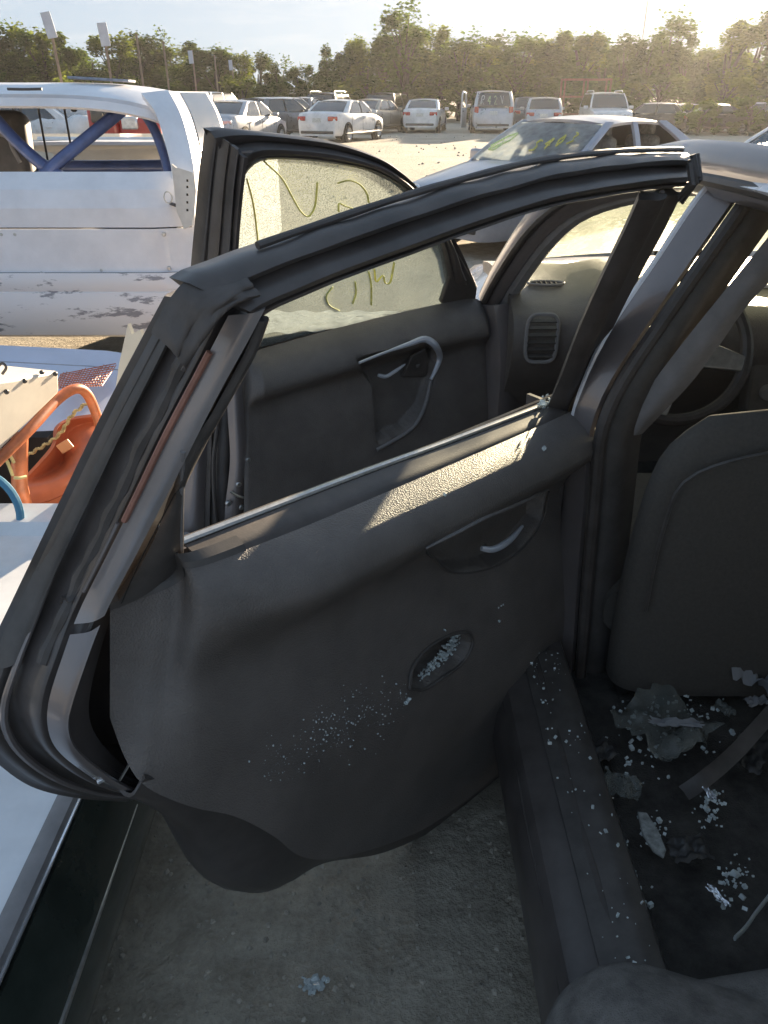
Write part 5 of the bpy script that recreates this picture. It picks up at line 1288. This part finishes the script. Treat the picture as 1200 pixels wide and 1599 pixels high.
MB().box((-1.9, 3.0, .19), (1.2, .5, .34)).build('support', M['dark'], bpn, off=BO)
# orange mesh on it
g = MB(); a0, a1, b0, b1 = [at_z(x, y, .50) for x, y in ((96, 588), (182, 572), (86, 610), (160, 606))]
for i in range(19): k = i / 18; g.tube([a0.lerp(a1, k) + Vector((0, 0, .01 + .006 * math.sin(i))), b0.lerp(b1, k) + Vector((0, 0, .008))], .0022, 4)
for i in range(9): k = i / 8; g.tube([a0.lerp(b0, k) + Vector((0, 0, .01)), a1.lerp(b1, k) + Vector((0, 0, .012))], .0022, 4)
tag(g.build('wire_mesh', M['orange']), 'square orange mesh scrap lying on the pale blue panel', 'mesh')
# bent white strip standing up beside the door
fs = [at_y(x, y, 2.3) for x, y in ((200, 506), (206, 522), (219, 515), (236, 560), (240, 660), (176, 640), (186, 570))]
lo_ = [fs[5].copy(), fs[4].copy()]
sp_ = thing('sheet_strip', 'pointed sunlit strip of white sheet metal standing up behind the rear door', 'sheet metal', (fs[5].x, 2.3, 0))
SPO = Vector((fs[5].x, 2.3, 0))
MB().prism(fs, (.006, .012, 0)).build('strip', mat('ivory_sheet', (0.74, 0.70, 0.58), .4, var=.08), sp_, off=SPO)
MB().prism([fs[5], fs[4], Vector((fs[4].x, 2.3, 0)), Vector((fs[5].x, 2.3, 0))], (.006, .012, 0)).build('strip_foot', M['sheet'], sp_, off=SPO)

# ------------------------------------------------------------------ litter in the rear footwell and between the cars
def scrap(name, label, cat, c, sx, sy, amp, mat_, rz=0.0, seed=0, tilt=0.0, solid=.001):
    o = thing(name, label, cat, c, rz) if 0 else None
    rows = []
    for i in range(15):
        rows.append([Vector(((i / 14 - .5) * sx * (1 + .25 * noise.noise(Vector((j * .4, seed, 0)))), (j / 14 - .5) * sy * (1 + .25 * noise.noise(Vector((i * .4, 3, seed)))), amp * (.6 + noise.noise(Vector((i * .25, j * .25, seed))) + .5 * noise.noise(Vector((i * .6, j * .6, seed + 3)))))) for j in range(15)])
    ob = MB().grid(rows).build(name, mat_, None, angle=75, solid=solid)
    ob.location = c; ob.rotation_euler = (tilt, 0, rz)
    return tag(ob, label, cat)
M['paper'] = mat('crumpled_paper', (0.24, 0.24, 0.25), .8, var=.1)
M['bag'] = mat('thin_plastic_bag', (0.22, 0.23, 0.21), .3, spec=.6, alpha=.34, coat=.2)
FZ = .335
scrap('plastic_sheet', 'crumpled clear plastic sheet on the rear footwell floor', 'plastic bag', at_z(1035, 1135, FZ + .02), .17, .16, .03, M['bag'], .6, 2)
scrap('tissue', 'crumpled white tissue below the front seat', 'tissue', at_z(1108, 1050, FZ + .03), .05, .045, .02, M['paper'], .3, 5)
scrap('plastic_cup', 'pale crushed plastic cup at the right edge below the seat', 'cup', at_z(1182, 1062, FZ + .05), .10, .11, .05, M['paper'], 1.2, 9)
scrap('paper_scrap', 'small white paper scrap under the crushed cup', 'paper', at_z(1182, 1097, FZ + .03), .05, .025, .01, M['paper'], .2, 12)
scrap('paper_strip', 'thin pale paper strip across the middle of the footwell', 'paper', at_z(1055, 1132, FZ + .05), .10, .02, .012, M['paper'], -.1, 14)
scrap('gum_wrapper', 'narrow shiny wrapper on the dark carpet', 'wrapper', at_z(1103, 1235, FZ + .03), .012, .045, .006, M['chrome'], .3, 15)
scrap('foil_bit', 'small foil bit left of the pale plastic strip', 'foil', at_z(1120, 1400, FZ + .03), .010, .04, .006, M['chrome'], .5, 16)
g = MB(); p = [at_z(x, y, FZ + .05) for x, y in ((1148, 1465), (1165, 1448), (1182, 1424), (1205, 1395))]
g.tube(resample(p, 16), .007, 6, flat=.4)
tag(g.build('plastic_strip', mat('pale_strip', (0.50, 0.52, 0.50), .4)), 'curved pale plastic strip at the right edge of the footwell', 'plastic strip')
g = MB(); p = resample([at_z(1060, 1228, FZ + .02), at_z(1092, 1206, FZ + .05), at_z(1140, 1165, FZ + .06), at_z(1205, 1095, FZ + .10), at_z(1260, 1050, FZ + .16)], 20)
g.grid([[q + Vector((0, 0, .0)), q + Vector((.008, -.010, -.004)), q + Vector((.016, -.020, -.014))] for q in p])
tag(g.build('belt_strap', M['rubber'], solid=.003), 'dark strap crossing the rear footwell floor', 'strap')
lf = [at_z(x, y, FZ + .02) for x, y in ((995, 1270), (1010, 1272), (1028, 1300), (1040, 1330), (1036, 1342), (1020, 1332), (1003, 1305))]
tag(MB().prism(lf, (0, 0, .006)).build('mat_scrap', mat('grey_felt', (0.26, 0.27, 0.26), .9, var=.4, vscale=80), bevel=.002), 'grey leaf shaped scrap dusted with glass on the footwell floor', 'scrap')
def scatter(poly, n, zf, jit=.006):
    out = []
    for _ in range(n):
        cx, cy, r = poly[rnd.randrange(len(poly))]
        x, y = rnd.gauss(cx, r), rnd.gauss(cy, r * 1.3); z = zf(x) if callable(zf) else zf
        out.append(at_z(x, y, z) + Vector((0, 0, rnd.uniform(0, jit))))
    return out
crumbs('glass_crumbs', 'glass crumbs strewn over the dark rear footwell floor', scatter([(935, 1300, 16), (905, 1240, 18), (960, 1320, 8), (890, 1210, 14), (1020, 1300, 12), (990, 1400, 12), (1080, 1120, 26), (1110, 1260, 12), (1145, 1370, 14), (1040, 1110, 22), (930, 1350, 14), (1000, 1150, 30)], 480, FZ + .012), M['crumb'], .002, .008)
crumbs('glass_crumbs', 'glass crumbs lying along the door sill of the taupe sedan', [Vector((rnd.uniform(.32, .405), 1.38 - .75 * rnd.random() ** 1.4, .411)) for _ in range(90)], M['crumb'], .0012, .0055)
crumbs('glass_crumbs', 'small heap of glass crumbs on the dirt below the open door', [at_z(490 + rnd.gauss(0, 9), 1536 + rnd.gauss(0, 6), rnd.uniform(.0, .012)) for _ in range(60)], M['crumb'], .004, .011)

M['scrapdark'] = mat('dark_scrap_plastic', (0.045, 0.043, 0.042), .4, var=.3, vscale=20)
for i, (x, y, sx, sy, rz, m_, nm, lab, cat) in enumerate((
    (930, 1180, .10, .06, .5, 'scrapdark', 'trim_scrap', 'bent black trim scrap beside the sill, nearest the centre pillar', 'trim scrap'),
    (970, 1230, .07, .09, 1.1, 'bag', 'plastic_wrap', 'clear plastic wrap near the sill in the footwell', 'plastic wrap'),
    (1075, 1330, .09, .06, .2, 'scrapdark', 'trim_scrap', 'bent black trim scrap in the middle of the footwell', 'trim scrap'),
    (1170, 1180, .12, .08, .9, 'scrapdark', 'trim_scrap', 'bent black trim scrap under the dark strap', 'trim scrap'),
    (960, 1420, .10, .05, 1.4, 'scrapdark', 'trim_scrap', 'bent black trim scrap nearest the rear seat', 'trim scrap'),
    (1130, 1110, .05, .035, 1.9, 'bag', 'plastic_wrap', 'small clear wrap below the white tissue', 'plastic wrap'))):
    scrap(nm, lab, cat, at_z(x, y, FZ + .012), sx * .8, sy * .8, .014, M[m_], rz, 30 + i)
# ------------------------------------------------------------------ row-marker poles
M['pole'] = mat('weathered_pole', (0.26, 0.19, 0.14), .8, var=.3, vscale=4)
M['sign'] = mat('sign_board', (0.52, 0.54, 0.60), .5, var=.1, vscale=4)
tops = [(82, 58, 1), (160, 36, 1), (213, 53, 0), (255, 65, 0), (300, 78, 1), (335, 86, 0), (362, 93, 1), (383, 98, 1), (407, 102, 1), (422, 106, 1), (443, 110, 0)]
ORD = ['nearest', 'second', 'third', 'fourth', 'fifth', 'sixth', 'seventh', 'eighth', 'ninth', 'tenth', 'farthest']
for i, (px, py, sg) in enumerate(tops):
    d = -9.45 * ray(px, 120).y / ray(px, 120).x if 0 else 9.45 / -(ray(px, 120).x / ray(px, 120).y)
    p = at_y(px, py, d); base = Vector((p.x + (.12 if i == 0 else .04), d, 0))
    t = thing('marker_pole', '%s row marker pole of the line on the left%s' % (ORD[i], ', with a tilted board on top' if i == 0 else ', carrying a board' if sg else ', bare'), 'pole', base, 0, 'row marker poles')
    MB().tube([Vector((0, 0, -.1)), Vector((p.x - base.x, 0, p.z))], .042, 8).build('post', M['pole'], t)
    if sg:
        if i == 0: h, wd, zc, dx, tl = .62, .26, p.z + .28, p.x - base.x - .02, R(-9)
        elif i == 1: h, wd, zc, dx, tl = .66, .30, p.z - .32, -.03, R(-4)
        else: h, wd, zc, dx, tl = .55, .22, p.z - .3, -.12 + .1 * (i % 2), R(-2)
        b = MB().box((0, 0, 0), (wd, .02, h)).build('board', M['sign'], t, bevel=.005); b.location = (dx, -.05, zc); b.rotation_euler = (0, tl, R(12))
# ------------------------------------------------------------------ tree line
def leaf_mat(name, c, tr):
    m = bpy.data.materials.new(name); m.use_nodes = True; t = m.node_tree; t.nodes.clear(); l = t.links.new
    o = t.nodes.new('ShaderNodeOutputMaterial'); df = t.nodes.new('ShaderNodeBsdfDiffuse'); tl = t.nodes.new('ShaderNodeBsdfTranslucent'); mx_ = t.nodes.new('ShaderNodeMixShader'); mx_.inputs[0].default_value = .34
    tco = t.nodes.new('ShaderNodeTexCoord'); n = t.nodes.new('ShaderNodeTexNoise'); n.inputs['Scale'].default_value = 1.1; n.inputs['Detail'].default_value = 3
    for sh, cc in ((df, c), (tl, tr)):
        r = t.nodes.new('ShaderNodeValToRGB'); r.color_ramp.elements[0].position = .35; r.color_ramp.elements[1].position = .65
        r.color_ramp.elements[0].color = (cc[0] * .6, cc[1] * .65, cc[2] * .7, 1); r.color_ramp.elements[1].color = (cc[0] * 1.25, cc[1] * 1.2, cc[2], 1)
        l(n.outputs[0], r.inputs[0]); l(r.outputs[0], sh.inputs[0])
    l(tco.outputs['Object'], n.inputs[0]); l(df.outputs[0], mx_.inputs[1]); l(tl.outputs[0], mx_.inputs[2]); l(mx_.outputs[0], o.inputs[0])
    return m
LEAF = [leaf_mat('olive_leaves', (0.050, 0.082, 0.026), (0.12, 0.18, 0.035)), leaf_mat('yellow_green_leaves', (0.075, 0.108, 0.026), (0.20, 0.25, 0.04)), leaf_mat('deep_leaves', (0.034, 0.056, 0.022), (0.085, 0.12, 0.028))]
M['bark'] = mat('bark', (0.055, 0.045, 0.036), .95, var=.4, vscale=5)
def tree_mesh(seed, h, wd, n, leaf, low=.08, airy=1.0):
    r = random.Random(seed); lobes = []; tr = MB()
    tr.tube([Vector((0, 0, -.2)), Vector((.05 * h * r.uniform(-1, 1), .03 * h, h * .35)), Vector((.08 * h * r.uniform(-1, 1), 0, h * .7))], [.035 * h, .025 * h, .012 * h], 7)
    for k in range(17):
        a = r.uniform(0, 6.28); zz = h * (low + .1 + (.82 - low) * r.random() ** .85); rad = wd * .5 * (1 - .75 * max(0, zz / h - .45)) * r.random() ** .5
        c = Vector((rad * math.cos(a), rad * math.sin(a), zz)); lobes.append((c, h * r.uniform(.07, .15)))
        tr.tube([Vector((0, 0, zz * .5)), c * .6 + Vector((0, 0, zz * .25)), c], [.014 * h, .008 * h, .003 * h], 5)
    lf = MB()
    for _ in range(n):
        c, rr = lobes[r.randrange(len(lobes))]
        d = Vector((r.gauss(0, 1), r.gauss(0, 1), r.gauss(0, .8))); d = d.normalized() * rr * r.random() ** .33 * airy * (1 if r.random() < .88 else 1.5)
        p = c + d; s = r.uniform(.09, .20) * (h / 6) ** .4
        q = Matrix.Rotation(r.uniform(0, 6.28), 3, 'Z') @ Matrix.Rotation(r.uniform(-1.1, 1.1), 3, 'X')
        lf.add([p + q @ Vector(v) for v in ((-s, 0, 0), (0, -s * .55, .02), (s, 0, 0), (0, s * .55, .02))], [(0, 1, 2, 3)])
    def mk(mb, nm, m, sm):
        me = bpy.data.meshes.new(nm); me.from_pydata([tuple(v) for v in mb.v], [], mb.f); me.update(); me.materials.append(m)
        return me
    return mk(tr, 'trunk', M['bark'], 1), mk(lf, 'crown', LEAF[leaf], 0)
PROTO = [tree_mesh(1, 6, 4.6, 5200, 0), tree_mesh(2, 6, 4.2, 4600, 1, airy=1.1), tree_mesh(3, 6, 5.0, 5600, 2), tree_mesh(4, 6, 3.6, 3000, 0, .3, 1.15), tree_mesh(5, 6, 5.4, 5600, 1, .04), tree_mesh(6, 6, 4.4, 5000, 2, .02)]
def numw(n):
    o = ['zeroth', 'first', 'second', 'third', 'fourth', 'fifth', 'sixth', 'seventh', 'eighth', 'ninth', 'tenth', 'eleventh', 'twelfth', 'thirteenth', 'fourteenth', 'fifteenth', 'sixteenth', 'seventeenth', 'eighteenth', 'nineteenth', 'twentieth']
    if n <= 20: return o[n]
    te = {2: 'twenty', 3: 'thirty', 4: 'forty', 5: 'fifty', 6: 'sixty'}[n // 10]
    return te + '-' + o[n % 10] if n % 10 else te[:-1] + 'ieth'
line = [(-260, 52), (-205, 56), (-150, 46), (-105, 54), (-60, 50), (-15, 48), (22, 52), (60, 56), (95, 70), (135, 74), (172, 60), (205, 66), (235, 58), (270, 78), (300, 72), (335, 74), (368, 88), (402, 94), (436, 102), (468, 106), (512, 86), (540, 78), (568, 70), (598, 56), (632, 22), (664, 60), (692, 70), (722, 60), (752, 76), (782, 70), (815, 60), (848, 64), (878, 54), (910, 47), (945, 60), (980, 64), (1012, 70), (1050, 40), (1080, 56), (1112, 64), (1150, 50), (1190, 44), (1230, 56), (1280, 52), (1330, 48), (1385, 58), (1440, 50), (1500, 56), (1560, 48)]
tr_ = random.Random(11)
KINDW = ['olive leafy', 'yellow green leafy', 'dark leafy', 'sparse olive', 'broad yellow green', 'dense dark']
for i, (px, py) in enumerate(line):
    d = 62 + tr_.uniform(-3, 6); p = at_y(px, py, d); k = 3 if (px in (722, 1050)) else (i * 7 + 3) % 6
    if k == 3 and px not in (722, 1050) and i % 2: k = 1
    hgt = p.z * 1.03
    t = thing('tree', '%s tree, %s from the left in the far tree line' % (KINDW[k], numw(i + 1)), 'tree', (p.x, d, 0), tr_.uniform(0, 6.28), 'trees along the far edge of the yard')
    tm, cm = PROTO[k]; wsc = hgt / 6 * tr_.uniform(.80, 1.2); hgt *= tr_.uniform(1.0, 1.14) if px != 632 else 1.08
    for nm, me in (('trunk', tm), ('crown', cm)):
        o = bpy.data.objects.new(nm, me); col.objects.link(o); o.parent = t
    t.scale = (wsc, wsc, hgt / 6)
# second rank that closes the gaps, kept lower
for i in range(34):
    px = -80 + 42 * i; base = min(line, key=lambda q: abs(q[0] - px)); d = 72 + tr_.uniform(-2, 5)
    if 478 < px < 500: continue
    p = at_y(px, base[1] + 10 + tr_.uniform(0, 14), d); k = (2, 5, 0, 5)[i % 4]
    t = thing('tree', 'tree filling the second rank of the tree line, %s from the left' % numw(i + 1), 'tree', (p.x, d, 0), tr_.uniform(0, 6.28), 'second rank of trees')
    tm, cm = PROTO[k]; hgt = p.z
    for nm, me in (('trunk', tm), ('crown', cm)):
        o = bpy.data.objects.new(nm, me); col.objects.link(o); o.parent = t
    t.scale = (hgt / 6 * 1.3, hgt / 6 * 1.3, hgt / 6)
# low scrub along the edge of the dirt
SC = [tree_mesh(21 + i, 2.4, 3.2, 2400, (1, 0, 2)[i], -.08) for i in range(3)]
for i in range(34):
    px = -70 + 50 * i if i < 26 else 1045 + 27 * (i - 26); d = (55 if i < 26 else 39) + tr_.uniform(-2.5, 3); x = ray(px, 150).x / ray(px, 150).y * d; k = i % 3
    t = thing('shrub', ('%s shrub at the foot of the tree line, %s from the left' % (('yellow green', 'olive', 'dark')[k], numw(i + 1))) if i < 26 else '%s shrub in front of the wrecks in the glare, %s of that clump' % (('yellow green', 'olive', 'dark')[k], numw(i - 25)), 'shrub', (x, d, 0), tr_.uniform(0, 6.28), 'shrubs at the foot of the trees')
    for nm, me in (('stem', SC[k][0]), ('foliage', SC[k][1])):
        o = bpy.data.objects.new(nm, me); col.objects.link(o); o.parent = t
    s = tr_.uniform(.75, 1.15) * (1 if i < 26 else .62); t.scale = (s * 1.3, s * 1.3, s)
# rusty rack by the trees, and a radio mast far off
M['rust'] = mat('rusty_steel', (0.22, 0.09, 0.06), .8, var=.4, vscale=3)
q = put(912, 50); t = thing('rusty_rack', 'tall rusty steel rack at the foot of the trees behind the off-road car', 'rack', q)
for dx in (-1.3, 0, 1.3):
    for dy in (0, 1): MB().box((dx, dy, 1.2), (.09, .09, 2.4)).build('upright', M['rust'], t)
for z in (.6, 1.5, 2.36):
    for dy in (0, 1): MB().box((0, dy - .06, z), (2.7, .03, .10)).build('crossbar', M['rust'], t)
p = at_y(1013, -12, 130); t = thing('radio_mast', 'thin distant radio mast rising above the trees on the right', 'mast', (p.x, 130, 0))
MB().tube([Vector((0, 0, 0)), Vector((.1, 0, p.z + 4))], [.13, .06], 6).build('mast', M['plastic_grey'], t)
for z in (6, 10, 14): MB().tube([Vector((0, 0, z)), Vector((.5, 0, z + .6))], .03, 5).build('antenna', M['plastic_grey'], t)
# ------------------------------------------------------------------ low sun haze over the yard
hm = bpy.data.materials.new('haze'); hm.use_nodes = True; t = hm.node_tree; t.nodes.clear()
o = t.nodes.new('ShaderNodeOutputMaterial'); v = t.nodes.new('ShaderNodeVolumePrincipled')
v.inputs['Color'].default_value = (0.95, 0.94, 0.92, 1); v.inputs['Density'].default_value = 0.0004; v.inputs['Anisotropy'].default_value = 0.6
t.links.new(v.outputs[0], o.inputs['Volume'])
hz = MB().box((0, 65, 8.5), (260, 150, 20)).build('haze', hm, angle=None)
tag(hz, 'thin sunlit haze hanging over the whole yard', 'haze', kind='stuff')
